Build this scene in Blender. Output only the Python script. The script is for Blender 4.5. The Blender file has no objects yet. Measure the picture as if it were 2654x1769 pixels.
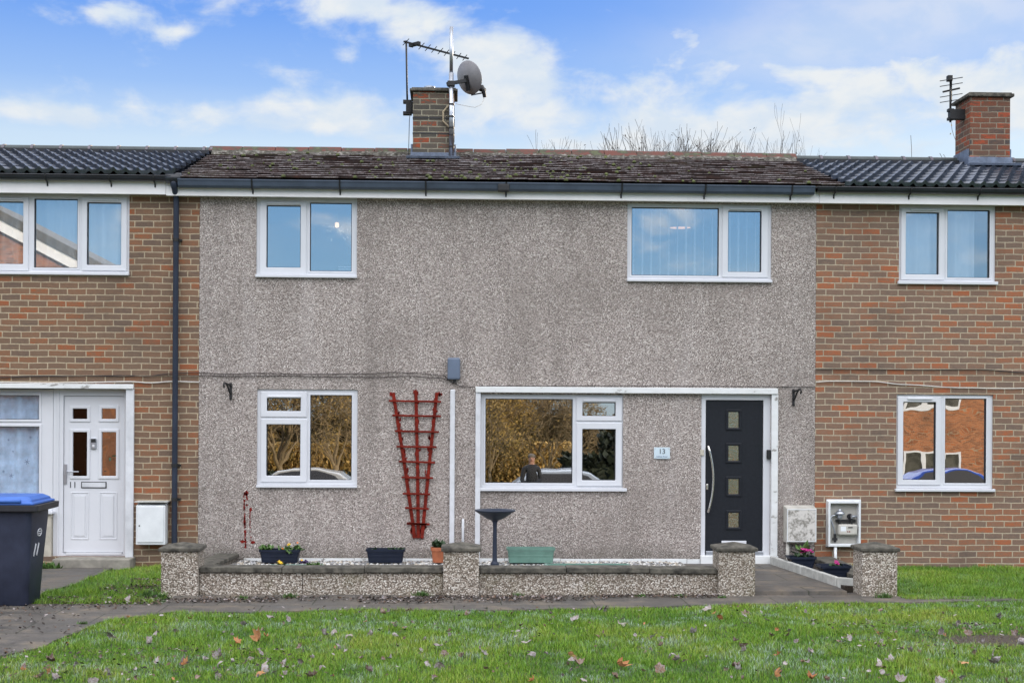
import bpy, math, random
import numpy as np
from mathutils import Vector, Matrix, Euler
R = math.radians
sc = bpy.context.scene
COL = sc.collection

# ------------------------------------------------------------------ camera
F = 3816.0                       # focal length in photo pixels (photo is 2654 wide)
PX0, PY0 = 1327.0, 1070.0        # principal point
CAM = Vector((0.0, -18.0, 1.8))
CROT = Matrix.Rotation(R(-2.2), 3, 'Z') @ Matrix.Rotation(R(90), 3, 'X') @ Matrix.Rotation(R(0.33), 3, 'Z')
cam_d = bpy.data.cameras.new('camera')
cam = bpy.data.objects.new('camera', cam_d); COL.objects.link(cam)
cam.matrix_world = Matrix.Translation(CAM) @ CROT.to_4x4()
cam_d.sensor_width = 36.0; cam_d.lens = 36.0 * F / 2654.0
cam_d.shift_y = (PY0 - 884.5) / 2654.0
cam_d.clip_end = 2000
sc.camera = cam

# ------------------------------------------------------------------ light
SUN_EL, SUN_AZ = R(12.0), R(32.0)      # azimuth from +Y (behind the houses) towards +X
world = bpy.data.worlds.new('World'); sc.world = world; world.use_nodes = True
sun_d = bpy.data.lights.new('sun', 'SUN'); sun_d.energy = 3.4; sun_d.angle = R(0.5); sun_d.color = (1.0, .83, .62)
sun = bpy.data.objects.new('sun', sun_d); COL.objects.link(sun)
sdir = Vector((math.sin(SUN_AZ) * math.cos(SUN_EL), math.cos(SUN_AZ) * math.cos(SUN_EL), math.sin(SUN_EL)))
sun.rotation_euler = (-sdir).to_track_quat('-Z', 'Y').to_euler()
sun.location = (20, 40, 30)
vs = sc.view_settings
vs.view_transform = 'Standard'; vs.look = 'None'; vs.exposure = 0.42; vs.gamma = 1.0
sc.cycles.max_bounces = 8; sc.cycles.transparent_max_bounces = 12
sc.cycles.sample_clamp_indirect = 6.0

# ------------------------------------------------------------------ node helper
class NT:
    def __init__(s, tree): s.t = tree; s.n = tree.nodes; s.l = tree.links
    def new(s, typ, **kw):
        n = s.n.new(typ)
        for k, v in kw.items(): setattr(n, k, v)
        return n
    def set(s, sock, v):
        if hasattr(v, 'is_linked') or isinstance(v, bpy.types.NodeSocket): s.l.new(v, sock)
        elif v is not None: sock.default_value = v
    def math(s, op, a, b=None, c=None, clamp=False):
        n = s.new('ShaderNodeMath', operation=op); n.use_clamp = clamp
        s.set(n.inputs[0], a)
        if b is not None: s.set(n.inputs[1], b)
        if c is not None: s.set(n.inputs[2], c)
        return n.outputs[0]
    def sep(s, v):
        n = s.new('ShaderNodeSeparateXYZ'); s.l.new(v, n.inputs[0]); return n.outputs
    def comb(s, x, y, z):
        n = s.new('ShaderNodeCombineXYZ')
        for i, q in enumerate((x, y, z)): s.set(n.inputs[i], q)
        return n.outputs[0]
    def noise(s, vec, scale, detail=3.0, rough=.5, out=0, dist=0.0):
        n = s.new('ShaderNodeTexNoise'); s.set(n.inputs['Vector'], vec)
        n.inputs['Scale'].default_value = scale; n.inputs['Detail'].default_value = detail
        n.inputs['Roughness'].default_value = rough; n.inputs['Distortion'].default_value = dist
        return n.outputs[out]
    def voro(s, vec, scale, feature='F1', rnd=1.0):
        n = s.new('ShaderNodeTexVoronoi', feature=feature); s.set(n.inputs['Vector'], vec)
        n.inputs['Scale'].default_value = scale; n.inputs['Randomness'].default_value = rnd
        return n.outputs
    def ramp(s, fac, stops, interp='LINEAR'):
        n = s.new('ShaderNodeValToRGB'); s.set(n.inputs[0], fac)
        e = n.color_ramp.elements; n.color_ramp.interpolation = interp
        while len(e) < len(stops): e.new(.5)
        for el, (p, c) in zip(e, stops):
            el.position = p; el.color = (c[0], c[1], c[2], 1) if len(c) == 3 else c
        return n.outputs[0]
    def mix(s, f, a, b, blend='MIX'):
        n = s.new('ShaderNodeMix', data_type='RGBA', blend_type=blend)
        s.set(n.inputs[0], f)
        for i, q in ((6, a), (7, b)):
            if isinstance(q, tuple): q = (q[0], q[1], q[2], 1)
            s.set(n.inputs[i], q)
        return n.outputs[2]
    def sstep(s, v, a, b):
        n = s.new('ShaderNodeMapRange', interpolation_type='SMOOTHSTEP'); s.set(n.inputs[0], v)
        n.inputs[1].default_value = a; n.inputs[2].default_value = b
        return n.outputs[0]
    def scale(s, v, k):
        n = s.new('ShaderNodeVectorMath', operation='MULTIPLY'); s.set(n.inputs[0], v); s.set(n.inputs[1], k); return n.outputs[0]
    def bump(s, h, strength=.5, dist=.01):
        n = s.new('ShaderNodeBump'); n.inputs['Strength'].default_value = strength; n.inputs['Distance'].default_value = dist
        s.l.new(h, n.inputs['Height']); return n.outputs[0]

# ------------------------------------------------------------------ sky
wt = NT(world.node_tree)
for n in list(wt.n): wt.n.remove(n)
sky = wt.new('ShaderNodeTexSky', sky_type='NISHITA'); sky.sun_disc = False
sky.sun_elevation = SUN_EL; sky.sun_rotation = SUN_AZ
sky.air_density = 1.0; sky.dust_density = .4; sky.ozone_density = 2.0
SKY_K = 0.10; SKY_TINT = (.75, .95, 1.1)
gen = wt.new('ShaderNodeTexCoord').outputs['Generated']
gx, gy, gz = wt.sep(gen)
az = wt.math('ARCTAN2', gx, gy)                               # radians from +Y
el = wt.math('ARCSINE', wt.math('MINIMUM', wt.math('MAXIMUM', gz, -1.0), 1.0))
# puffy cloud field in (azimuth, elevation); detailed, a bit flattened
cvec = wt.comb(az, wt.math('MULTIPLY', el, 1.7), 0.0)
warp = wt.noise(cvec, 9.0, 3, .5, out=1)
wv = wt.new('ShaderNodeVectorMath', operation='MULTIPLY_ADD')
wt.l.new(warp, wv.inputs[0]); wv.inputs[1].default_value = (.055, .04, 0); wt.l.new(cvec, wv.inputs[2])
n1 = wt.noise(wv.outputs[0], 14.0, 9, .56)
n2 = wt.noise(wv.outputs[0], 4.0, 4, .5)
def blob(a0, e0, sa, se, amp):
    da = wt.math('DIVIDE', wt.math('SUBTRACT', az, R(a0)), R(sa)); de = wt.math('DIVIDE', wt.math('SUBTRACT', el, R(e0)), R(se))
    q = wt.math('ADD', wt.math('MULTIPLY', da, da), wt.math('MULTIPLY', de, de))
    return wt.math('MULTIPLY', wt.math('EXPONENT', wt.math('MULTIPLY', q, -1.0)), amp)
SKY_BLOBS = []
def vblob(cx, cy, rx, ry, amp):
    k = .01694
    return blob((cx - 1046.6) * k, (948.2 - cy) * k, rx * k, ry * k, amp)
for b in [(740, 40, 170, 55, 1.0), (960, 55, 70, 35, .6), (1120, 125, 230, 60, 1.0), (1090, 235, 260, 80, .92), (640, 288, 270, 48, 1.3),
          (262, 85, 80, 30, .66), (405, 116, 80, 20, .72), (140, 308, 160, 28, 1.1), (1690, 185, 180, 45, 1.0), (1950, 290, 460, 80, 1.2),
          (1420, 320, 270, 45, 1.0), (2180, 210, 260, 60, .30), (800, 152, 40, 16, .6)]:
    SKY_BLOBS.append(vblob(*b))
m = SKY_BLOBS[0]
for q in SKY_BLOBS[1:]: m = wt.math('ADD', m, q)
m = wt.math('MINIMUM', m, 1.15)
front = wt.math('ADD', wt.math('MULTIPLY', wt.math('MINIMUM', m, 1.0), .80), wt.math('MULTIPLY', wt.math('SUBTRACT', n1, .5), 3.6))
front = wt.sstep(front, .14, .98)
haze = wt.math('ADD', vblob(2130, 40, 460, 130, .74), vblob(1800, 150, 300, 70, .42))
haze = wt.math('MULTIPLY', haze, wt.math('ADD', .55, wt.math('MULTIPLY', n2, .8)), clamp=True)
# the rest of the dome: broken cloud high up, clear and blue low down opposite the sun
back = wt.sstep(gy, .25, -.35)
high = wt.math('ADD', wt.math('MULTIPLY', wt.sstep(el, R(17), R(30)), wt.math('SUBTRACT', 1.0, back)), wt.math('MULTIPLY', wt.sstep(el, R(9.5), R(19)), back))
gen_c = wt.math('MULTIPLY', wt.sstep(wt.math('ADD', wt.math('MULTIPLY', n2, .6), wt.math('MULTIPLY', n1, .4)), .34, .50), high)
cl = wt.math('MAXIMUM', wt.math('MAXIMUM', front, gen_c), haze)
# unseen cloud bank behind the camera, added extra bright to light the shaded facade
cb = wt.math('ADD', 6.7, wt.math('MULTIPLY', wt.math('ADD', wt.math('MULTIPLY', back, .75), .25), wt.math('MULTIPLY', high, 18.5)))
csh = wt.sstep(wt.noise(wv.outputs[0], 24.0, 6, .55), .36, .62)
ccol = wt.mix(csh, (.76, .87, 1.0), (.93, .97, 1.0))
ccol = wt.mix(high, ccol, (.93, .94, .99))
cv = wt.scale(ccol, (1, 1, 1))
vm = wt.new('ShaderNodeVectorMath', operation='SCALE'); wt.l.new(cv, vm.inputs[0]); wt.l.new(cb, vm.inputs['Scale'])
# clear sky: Nishita, tinted a little towards the deep blue of the photograph
skc = wt.scale(sky.outputs[0], SKY_TINT)
hz = wt.ramp(wt.math('DIVIDE', el, R(90)), [(0, (5.6, 6.4, 7.2)), (.112, (4.9, 6.0, 7.2)), (.137, (2.6, 4.1, 7.1)), (.17, (1.2, 2.75, 6.9)), (.4, (.95, 2.2, 5.9)), (1, (.85, 1.9, 5.1))])
bz = wt.ramp(wt.math('DIVIDE', el, R(90)), [(0, (4.4, 5.2, 5.7)), (.05, (2.5, 4.2, 6.0)), (.10, (1.65, 3.4, 5.9)), (.3, (1.4, 3.0, 5.6)), (1, (.85, 1.9, 5.1))])
clear = wt.mix(wt.sstep(gy, .3, -.3), hz, bz)
clear = wt.mix(.10, clear, skc)
veil = wt.math('MULTIPLY', wt.sstep(wt.noise(wt.comb(az, wt.math('MULTIPLY', el, 3.0), 3.0), 5.0, 5, .6), .42, .72), wt.math('MULTIPLY', back, .45))
clear = wt.mix(veil, clear, (5.2, 6.0, 6.6))
final = wt.mix(cl, clear, vm.outputs[0])
bg = wt.new('ShaderNodeBackground'); wt.l.new(final, bg.inputs[0]); bg.inputs[1].default_value = SKY_K
wo = wt.new('ShaderNodeOutputWorld'); wt.l.new(bg.outputs[0], wo.inputs[0])
# ------------------------------------------------------------------ pixel helpers (view px: the photo shown 2352 wide)
def ray(vx, vy):
    px, py = vx * 1.12836, vy * 1.12836
    return CROT @ Vector(((px - PX0) / F, -(py - PY0) / F, -1.0))
def W(vx, vy, Y=0.0):
    d = ray(vx, vy); t = (Y - CAM.y) / d.y
    p = CAM + d * t; return p.x, p.z
def Gd(vx, vy, z=-0.07):
    d = ray(vx, vy); t = (z - CAM.z) / d.z
    p = CAM + d * t; return p.x, p.y
def RF(vx, vy, yobj):            # where the mirror of the facade shows something standing at y = yobj
    d = ray(vx, vy); t = -CAM.y / d.y; p = CAM + d * t
    s = (yobj) / (-d.y); return p.x + d.x * s, p.z + d.z * s
def WR(r, Y=0.0):                # pixel rectangle (l,t,r,b) -> x0,x1,z0,z1 on the plane y = Y
    l, t, rr, b = r
    a, c, e, g = W(l, t, Y), W(rr, t, Y), W(l, b, Y), W(rr, b, Y)
    return ((a[0] + e[0]) / 2, (c[0] + g[0]) / 2, (e[1] + g[1]) / 2, (a[1] + c[1]) / 2)

# ------------------------------------------------------------------ mesh builder
LOC = {}
class MB:
    def __init__(s): s.v = []; s.f = []; s.m = []
    def add(s, vs_, fs_, mi=0):
        o = len(s.v); s.v += [tuple(q) for q in vs_]; s.f += [tuple(i + o for i in f) for f in fs_]; s.m += [mi] * len(fs_)
    def box(s, x0, x1, y0, y1, z0, z1, mi=0):
        s.add([(x0, y0, z0), (x1, y0, z0), (x1, y1, z0), (x0, y1, z0), (x0, y0, z1), (x1, y0, z1), (x1, y1, z1), (x0, y1, z1)],
              [(0, 3, 2, 1), (4, 5, 6, 7), (0, 1, 5, 4), (1, 2, 6, 5), (2, 3, 7, 6), (3, 0, 4, 7)], mi)
        return s
    def loft(s, rings, mi=0, cap0=True, cap1=True):
        n = len(rings[0]); vs_ = [p for r in rings for p in r]; fs_ = []
        for k in range(len(rings) - 1):
            for i in range(n):
                j = (i + 1) % n; fs_.append((k * n + i, k * n + j, (k + 1) * n + j, (k + 1) * n + i))
        if cap0: fs_.append(tuple(reversed(range(n))))
        if cap1: fs_.append(tuple(range((len(rings) - 1) * n, len(rings) * n)))
        s.add(vs_, fs_, mi); return s
    def tube(s, pts, r, n=8, mi=0, caps=True):
        pts = [Vector(p) for p in pts]; rs = r if isinstance(r, (list, tuple)) else [r] * len(pts)
        rings = []; ref = None
        for i, p in enumerate(pts):
            d = (pts[min(i + 1, len(pts) - 1)] - pts[max(i - 1, 0)])
            if d.length < 1e-9: d = Vector((0, 0, 1))
            d.normalize()
            if ref is None: ref = Vector((0, 0, 1)) if abs(d.z) < .9 else Vector((1, 0, 0))
            u = d.cross(ref).normalized(); w = u.cross(d).normalized(); ref = w
            rings.append([p + (u * math.cos(2 * math.pi * k / n) + w * math.sin(2 * math.pi * k / n)) * rs[i] for k in range(n)])
        s.loft(rings, mi, caps, caps); return s
    def bar(s, p, q, w, h, up=(0, 0, 1), mi=0):
        p, q = Vector(p), Vector(q); d = (q - p).normalized(); u = d.cross(Vector(up)).normalized(); t = u.cross(d).normalized()
        c = [(-1, -1), (1, -1), (1, 1), (-1, 1)]
        s.loft([[a + u * (i * w / 2) + t * (j * h / 2) for i, j in c] for a in (p, q)], mi); return s
    def lathe(s, prof, cx, cy, n=24, mi=0, cap0=True, cap1=True):
        s.loft([[(cx + r * math.cos(2 * math.pi * k / n), cy + r * math.sin(2 * math.pi * k / n), z) for k in range(n)] for r, z in prof], mi, cap0, cap1); return s
    def quad(s, a, b, c, d, mi=0): s.add([a, b, c, d], [(0, 1, 2, 3)], mi); return s
    def ring(s, o, i, y0, y1, mi=0):
        """picture-frame ring: outer (x0,x1,z0,z1), inner, front y0, back y1"""
        X = lambda r: [(r[0], r[2]), (r[1], r[2]), (r[1], r[3]), (r[0], r[3])]
        A, B = X(o), X(i)
        vs_ = [(x, y0, z) for x, z in A] + [(x, y0, z) for x, z in B] + [(x, y1, z) for x, z in A] + [(x, y1, z) for x, z in B]
        fs_ = []
        for k in range(4):
            j = (k + 1) % 4
            fs_ += [(k, j, 4 + j, 4 + k), (8 + j, 8 + k, 12 + k, 12 + j), (k, 8 + k, 8 + j, j), (4 + j, 12 + j, 12 + k, 4 + k)]
        s.add(vs_, fs_, mi); return s
    def grid_wall(s, x0, x1, z0, z1, holes, y0, y1, mi=0):
        """slab from y0 (front) to y1 with rectangular holes and their reveals"""
        xs = sorted({x0, x1, *[h[0] for h in holes], *[h[1] for h in holes]}); zs = sorted({z0, z1, *[h[2] for h in holes], *[h[3] for h in holes]})
        xs = [x for x in xs if x0 <= x <= x1]; zs = [z for z in zs if z0 <= z <= z1]
        nx, nz = len(xs), len(zs)
        def solid(i, k):
            if i < 0 or k < 0 or i >= nx - 1 or k >= nz - 1: return False
            cx, cz = (xs[i] + xs[i + 1]) / 2, (zs[k] + zs[k + 1]) / 2
            return not any(h[0] < cx < h[1] and h[2] < cz < h[3] for h in holes)
        o = len(s.v)
        for y in (y0, y1):
            for z in zs:
                for x in xs: s.v.append((x, y, z))
        id_ = lambda i, k, b: o + b * nx * nz + k * nx + i
        for i in range(nx - 1):
            for k in range(nz - 1):
                if not solid(i, k): continue
                fs_ = [(id_(i, k, 0), id_(i + 1, k, 0), id_(i + 1, k + 1, 0), id_(i, k + 1, 0)), (id_(i, k + 1, 1), id_(i + 1, k + 1, 1), id_(i + 1, k, 1), id_(i, k, 1))]
                if not solid(i - 1, k): fs_.append((id_(i, k, 1), id_(i, k, 0), id_(i, k + 1, 0), id_(i, k + 1, 1)))
                if not solid(i + 1, k): fs_.append((id_(i + 1, k, 0), id_(i + 1, k, 1), id_(i + 1, k + 1, 1), id_(i + 1, k + 1, 0)))
                if not solid(i, k - 1): fs_.append((id_(i, k, 1), id_(i + 1, k, 1), id_(i + 1, k, 0), id_(i, k, 0)))
                if not solid(i, k + 1): fs_.append((id_(i, k + 1, 0), id_(i + 1, k + 1, 0), id_(i + 1, k + 1, 1), id_(i, k + 1, 1)))
                s.f += fs_; s.m += [mi] * len(fs_)
        return s
    def build(s, name, mats, parent=None, loc=None, bevel=0, smooth=False, seg=2, **props):
        me = bpy.data.meshes.new(name)
        L = Vector(LOC[parent.name]) if parent is not None else Vector(loc if loc is not None else (0, 0, 0))
        V = np.array(s.v, dtype=np.float64) - np.array(L)
        me.from_pydata(V.tolist(), [], s.f)
        if not isinstance(mats, (list, tuple)): mats = [mats]
        for m_ in mats: me.materials.append(m_)
        if len(mats) > 1: me.polygons.foreach_set('material_index', s.m)
        if smooth: me.polygons.foreach_set('use_smooth', [True] * len(me.polygons))
        me.update()
        o = bpy.data.objects.new(name, me); COL.objects.link(o)
        if parent is not None: o.parent = parent
        else: o.location = L
        LOC[o.name] = tuple(L)
        if bevel:
            b = o.modifiers.new('bevel', 'BEVEL'); b.width = bevel; b.segments = seg; b.limit_method = 'ANGLE'; b.angle_limit = R(40)
        for k, q in props.items(): o[k] = q
        return o
def thing(name, loc, label, cat, group=None):
    o = bpy.data.objects.new(name, None); COL.objects.link(o); o.location = loc; o.empty_display_size = .2
    LOC[o.name] = tuple(loc); o['label'] = label; o['category'] = cat
    if group: o['group'] = group
    return o
def tag(o, label, cat, group=None):
    o['label'] = label; o['category'] = cat
    if group: o['group'] = group
    return o
def dup(o, loc, rot=None, scale=None, **props):
    r = o.copy(); COL.objects.link(r); r.location = loc; LOC[r.name] = tuple(loc)
    if rot is not None: r.rotation_euler = rot
    if scale is not None: r.scale = scale
    for k, q in props.items(): r[k] = q
    for ch in o.children:
        c = ch.copy(); COL.objects.link(c); c.parent = r
        for g in ch.children:
            d = g.copy(); COL.objects.link(d); d.parent = c
    return r
def text_part(name, body, size, pos, mat, parent, rot=(R(90), 0, 0), extrude=.001, align='CENTER'):
    c = bpy.data.curves.new(name, 'FONT'); c.body = body; c.size = size; c.extrude = extrude; c.align_x = align; c.align_y = 'CENTER'
    tmp = bpy.data.objects.new(name, c); COL.objects.link(tmp); dg = bpy.context.evaluated_depsgraph_get(); dg.update()
    me = bpy.data.meshes.new_from_object(tmp.evaluated_get(dg)); bpy.data.objects.remove(tmp); bpy.data.curves.remove(c)
    me.materials.clear(); me.materials.append(mat); o = bpy.data.objects.new(name, me); COL.objects.link(o); o.parent = parent
    o.location = Vector(pos) - Vector(LOC[parent.name]); o.rotation_euler = rot
    return o

# ------------------------------------------------------------------ materials
def mat(name):
    m_ = bpy.data.materials.new(name); m_.use_nodes = True; t = NT(m_.node_tree)
    b = t.n['Principled BSDF']; pos = t.new('ShaderNodeNewGeometry').outputs['Position']
    return m_, t, b, pos
def plain(name, col, rough=.5, metal=0.0, var=.12, vscale=6.0, bump=0.0, bscale=60., spec=.5, streak=False):
    m_, t, b, pos = mat(name)
    if streak: pos_v = t.scale(pos, (1, 1, .15))
    else: pos_v = pos
    n = t.noise(pos_v, vscale, 5, .6)
    lo = tuple(c * (1 - var * 1.6) for c in col); hi = tuple(min(1, c * (1 + var)) for c in col)
    t.l.new(t.ramp(n, [(.3, lo), (.7, hi)]), b.inputs['Base Color'])
    b.inputs['Roughness'].default_value = rough; b.inputs['Metallic'].default_value = metal
    b.inputs['Specular IOR Level'].default_value = spec
    if bump: t.l.new(t.bump(t.noise(pos, bscale, 4, .6), bump, .01), b.inputs['Normal'])
    return m_

def brick_mat(name, stops, mortar, seed=0.0, course=.075, length=.225, mono=0.0):
    m_, t, b, pos = mat(name)
    x, y, z = t.sep(pos)
    wob = t.noise(pos, 3.0, 2, .5); wob = t.math('MULTIPLY', t.math('SUBTRACT', wob, .5), .02)
    u = t.math('ADD', t.math('ADD', x, y), seed); v = t.math('ADD', t.math('ADD', z, wob), 10.0)
    row = t.math('FLOOR', t.math('DIVIDE', v, course))
    rn = t.new('ShaderNodeTexWhiteNoise', noise_dimensions='1D'); t.l.new(row, rn.inputs['W'])
    par = t.math('MULTIPLY', t.math('MODULO', row, 2.0), .5)
    uu = t.math('ADD', t.math('ADD', t.math('DIVIDE', u, length), par), t.math('MULTIPLY', rn.outputs[0], .22))
    col_ = t.math('FLOOR', uu)
    fx = t.math('SUBTRACT', uu, col_); fz = t.math('SUBTRACT', t.math('DIVIDE', v, course), row)
    dx = t.math('MULTIPLY', t.math('MINIMUM', fx, t.math('SUBTRACT', 1.0, fx)), length)
    dz = t.math('MULTIPLY', t.math('MINIMUM', fz, t.math('SUBTRACT', 1.0, fz)), course)
    d = t.math('ADD', t.math('MINIMUM', dx, dz), t.math('MULTIPLY', t.math('SUBTRACT', t.noise(pos, 40, 2), .5), .006))
    isb = t.sstep(d, .0048, .0085)
    wn = t.new('ShaderNodeTexWhiteNoise', noise_dimensions='3D'); t.l.new(t.comb(row, col_, seed), wn.inputs['Vector'])
    streak = t.noise(t.scale(pos, (1, 1, 3.2)), 14, 4, .65)
    fac = t.math('ADD', wn.outputs[0], t.math('MULTIPLY', t.math('SUBTRACT', streak, .5), 1.05), clamp=True)
    bc = t.ramp(fac, stops)
    fine = t.noise(t.scale(pos, (1, 1, 2.5)), 60, 4, .7)
    bc = t.mix(.35, bc, t.ramp(fine, [(.3, (.25, .25, .25)), (.7, (.78, .78, .78))]), 'OVERLAY')
    stain = t.noise(pos, .9, 4, .6)
    mo = t.ramp(t.noise(pos, 25, 3), [(.3, tuple(c * .72 for c in mortar)), (.7, mortar)])
    c = t.mix(isb, mo, bc)
    c = t.mix(t.math('MULTIPLY', t.sstep(stain, .48, .72), .38), c, (.07, .058, .046))
    t.l.new(c, b.inputs['Base Color']); b.inputs['Roughness'].default_value = .85; b.inputs['Specular IOR Level'].default_value = .25
    h = t.math('ADD', isb, t.math('MULTIPLY', fine, .35))
    t.l.new(t.bump(h, .55, .006), b.inputs['Normal'])
    return m_

def dash_mat(name, stops, scale=52.0, gap=(.05, .045, .04), gapw=.42, stain_col=(.09, .085, .07), stain_amt=.35, green=0.0, zlow=None, streaks=0.0):
    m_, t, b, pos = mat(name)
    w = t.noise(pos, 30, 2, .5, out=1)
    vv = t.new('ShaderNodeVectorMath', operation='MULTIPLY_ADD'); t.l.new(w, vv.inputs[0]); vv.inputs[1].default_value = (.012, .012, .012); t.l.new(pos, vv.inputs[2])
    vo = t.voro(vv.outputs[0], scale)
    rnd = t.sep(vo['Color'])
    c = t.ramp(rnd[0], stops)
    edge = t.sstep(vo['Distance'], gapw, gapw + .28)
    c = t.mix(t.math('MULTIPLY', edge, .92), c, gap)
    big = t.noise(pos, .8, 6, .62)
    c = t.mix(t.math('MULTIPLY', t.sstep(big, .42, .72), stain_amt), c, stain_col)
    spots = t.noise(pos, 9, 3, .5)
    c = t.mix(t.math('MULTIPLY', t.sstep(spots, .60, .74), .30), c, (.10, .09, .07))
    if green:
        gmask = t.math('MULTIPLY', t.sstep(t.noise(pos, 2.5, 4, .6), .48, .68), green)
        c = t.mix(gmask, c, (.12, .11, .045))
    if streaks:                                           # damp runs down the wall
        sk = t.noise(t.scale(pos, (1.0, 1.0, .10)), 2.6, 5, .62)
        c = t.mix(t.math('MULTIPLY', t.sstep(sk, .50, .72), streaks), c, (.15, .13, .115))
        c = t.mix(t.math('MULTIPLY', t.sstep(sk, .46, .30), .16), c, (.62, .57, .55))
    if zlow is not None:                                  # splash-back dirt along the foot of the wall: a real tide line
        z = t.sep(pos)[2]
        lowm = t.math('MULTIPLY', t.sstep(t.math('ADD', z, t.math('MULTIPLY', t.noise(pos, 3, 3), .25)), zlow + .38, zlow + .08), .55)
        c = t.mix(lowm, c, (.07, .065, .05))
    t.l.new(c, b.inputs['Base Color']); b.inputs['Roughness'].default_value = .8; b.inputs['Specular IOR Level'].default_value = .3
    h = t.math('SUBTRACT', 1.0, vo['Distance'])
    t.l.new(t.bump(h, .85, .010), b.inputs['Normal'])
    return m_

def glass_mat(name, refl=.55, tint=(.75, .82, .85), wave=.0, wscale=1.5, rough=0.0, col=(.97, .98, 1)):
    m_, t, b, pos = mat(name)
    t.n.remove(b); out = t.n['Material Output']
    g = t.new('ShaderNodeBsdfGlossy'); g.inputs['Roughness'].default_value = rough; g.inputs['Color'].default_value = (*col, 1)
    if wave:
        t.l.new(t.bump(t.noise(t.scale(pos, (1.0, 1, 1.3)), wscale, 1, .4), wave, .05), g.inputs['Normal'])
    tr = t.new('ShaderNodeBsdfTransparent'); tr.inputs[0].default_value = (*tint, 1)
    mx = t.new('ShaderNodeMixShader'); mx.inputs[0].default_value = refl
    t.l.new(tr.outputs[0], mx.inputs[1]); t.l.new(g.outputs[0], mx.inputs[2]); t.l.new(mx.outputs[0], out.inputs[0])
    return m_
def emit_mat(name, col, k):
    m_, t, b, pos = mat(name); t.n.remove(b)
    e = t.new('ShaderNodeEmission'); e.inputs[0].default_value = (*col, 1); e.inputs[1].default_value = k
    t.l.new(e.outputs[0], t.n['Material Output'].inputs[0]); return m_

M = {}
M['brick_brown'] = brick_mat('brown_brick', [(0, (.140, .096, .072)), (.2, (.185, .122, .082)), (.4, (.170, .105, .070)), (.6, (.215, .128, .080)), (.75, (.205, .108, .064)), (.9, (.235, .112, .060)), (1, (.29, .095, .042))], (.47, .38, .26), 3.1)
M['brick_red'] = brick_mat('red_brick', [(0, (.160, .114, .090)), (.2, (.210, .140, .100)), (.4, (.190, .122, .090)), (.6, (.245, .145, .095)), (.75, (.250, .126, .078)), (.9, (.285, .125, .069)), (1, (.35, .115, .052))], (.47, .39, .28), 7.7)
M['brick_stack'] = brick_mat('chimney_brick', [(0, (.070, .064, .054)), (.45, (.105, .092, .074)), (.72, (.120, .094, .072)), (.90, (.13, .080, .058)), (.97, (.25, .07, .035)), (1, (.30, .07, .03))], (.34, .31, .23), 1.3)
M['brick_stack_red'] = brick_mat('red_chimney_brick', [(0, (.07, .060, .056)), (.3, (.13, .078, .056)), (.65, (.155, .072, .046)), (.9, (.19, .065, .036)), (1, (.34, .07, .03))], (.28, .23, .17), 5.2)
M['brick_far'] = brick_mat('orange_brick', [(0, (.20, .08, .04)), (.5, (.34, .12, .05)), (1, (.42, .16, .07))], (.4, .3, .2), 9.4)
M['dash'] = dash_mat('grey_pebbledash', [(0, (.215, .183, .165)), (.3, (.365, .315, .287)), (.6, (.455, .396, .36)), (.85, (.545, .48, .44)), (1, (.77, .71, .66))], 80., gap=(.140, .118, .103), gapw=.50, stain_amt=.40, stain_col=(.17, .145, .125), zlow=.0, streaks=.30)
M['dash_wall'] = dash_mat('cream_pebbledash', [(0, (.19, .15, .12)), (.25, (.35, .295, .245)), (.5, (.49, .425, .36)), (.8, (.62, .56, .49)), (1, (.80, .75, .68))], 66., gap=(.12, .095, .07), green=.35, stain_amt=.35, stain_col=(.14, .12, .085))
M['render_cream'] = plain('cream_render', (.52, .48, .40), .85, var=.18, vscale=4, bump=.4, bscale=90)
M['pvc'] = plain('white_upvc', (.64, .65, .68), .28, var=.03, vscale=2)
M['white_paint'] = plain('white_paint', (.63, .64, .665), .4, var=.10, vscale=7)
def flaky():
    m_, t, b, pos = mat('flaking_white_paint')
    n = t.noise(t.scale(pos, (.7, 1, 1.4)), 7, 6, .65)
    c = t.ramp(n, [(.30, (.16, .16, .15)), (.36, (.34, .33, .31)), (.40, (.66, .67, .66)), (.7, (.74, .75, .75))])
    t.l.new(c, b.inputs['Base Color']); b.inputs['Roughness'].default_value = .5
    t.l.new(t.bump(n, .3, .004), b.inputs['Normal']); return m_
M['flaky'] = flaky()
M['fascia'] = plain('fascia_board', (.88, .86, .85), .35, var=.05, vscale=3)
M['gutter_blue'] = plain('slate_blue_gutter', (.065, .085, .12), .32, var=.15, vscale=5)
M['gutter_black'] = plain('black_gutter', (.022, .025, .032), .3, var=.2, vscale=5)
M['pipe_blue'] = plain('dark_blue_pipe', (.026, .034, .055), .45, var=.15, vscale=4, spec=.3)
M['dark_metal'] = plain('dark_metal', (.012, .012, .014), .5, var=.2)
M['black_iron'] = plain('black_iron', (.010, .010, .011), .6, var=.2)
M['seal'] = plain('rubber_seal', (.012, .013, .018), .6, var=.1)
M['galv'] = plain('galvanised_steel', (.46, .48, .52), .36, .9, var=.1, vscale=12)
M['lead'] = plain('lead_flashing', (.14, .17, .23), .45, .3, var=.25, vscale=9, bump=.3, bscale=25)
M['concrete_dark'] = plain('weathered_coping', (.100, .092, .074), .9, var=.5, vscale=11, bump=.6, bscale=55)
M['concrete_pale'] = plain('pale_concrete', (.46, .46, .43), .85, var=.2, vscale=9, bump=.3, bscale=50)
M['concrete_step'] = plain('step_concrete', (.27, .25, .21), .9, var=.25, vscale=6, bump=.4, bscale=50)
M['door_dark'] = plain('anthracite_door', (.011, .013, .018), .45, var=.15, vscale=30, bump=.12, bscale=140, spec=.28)
M['steel'] = plain('brushed_steel', (.72, .69, .64), .22, .95, var=.06, vscale=20)
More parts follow.
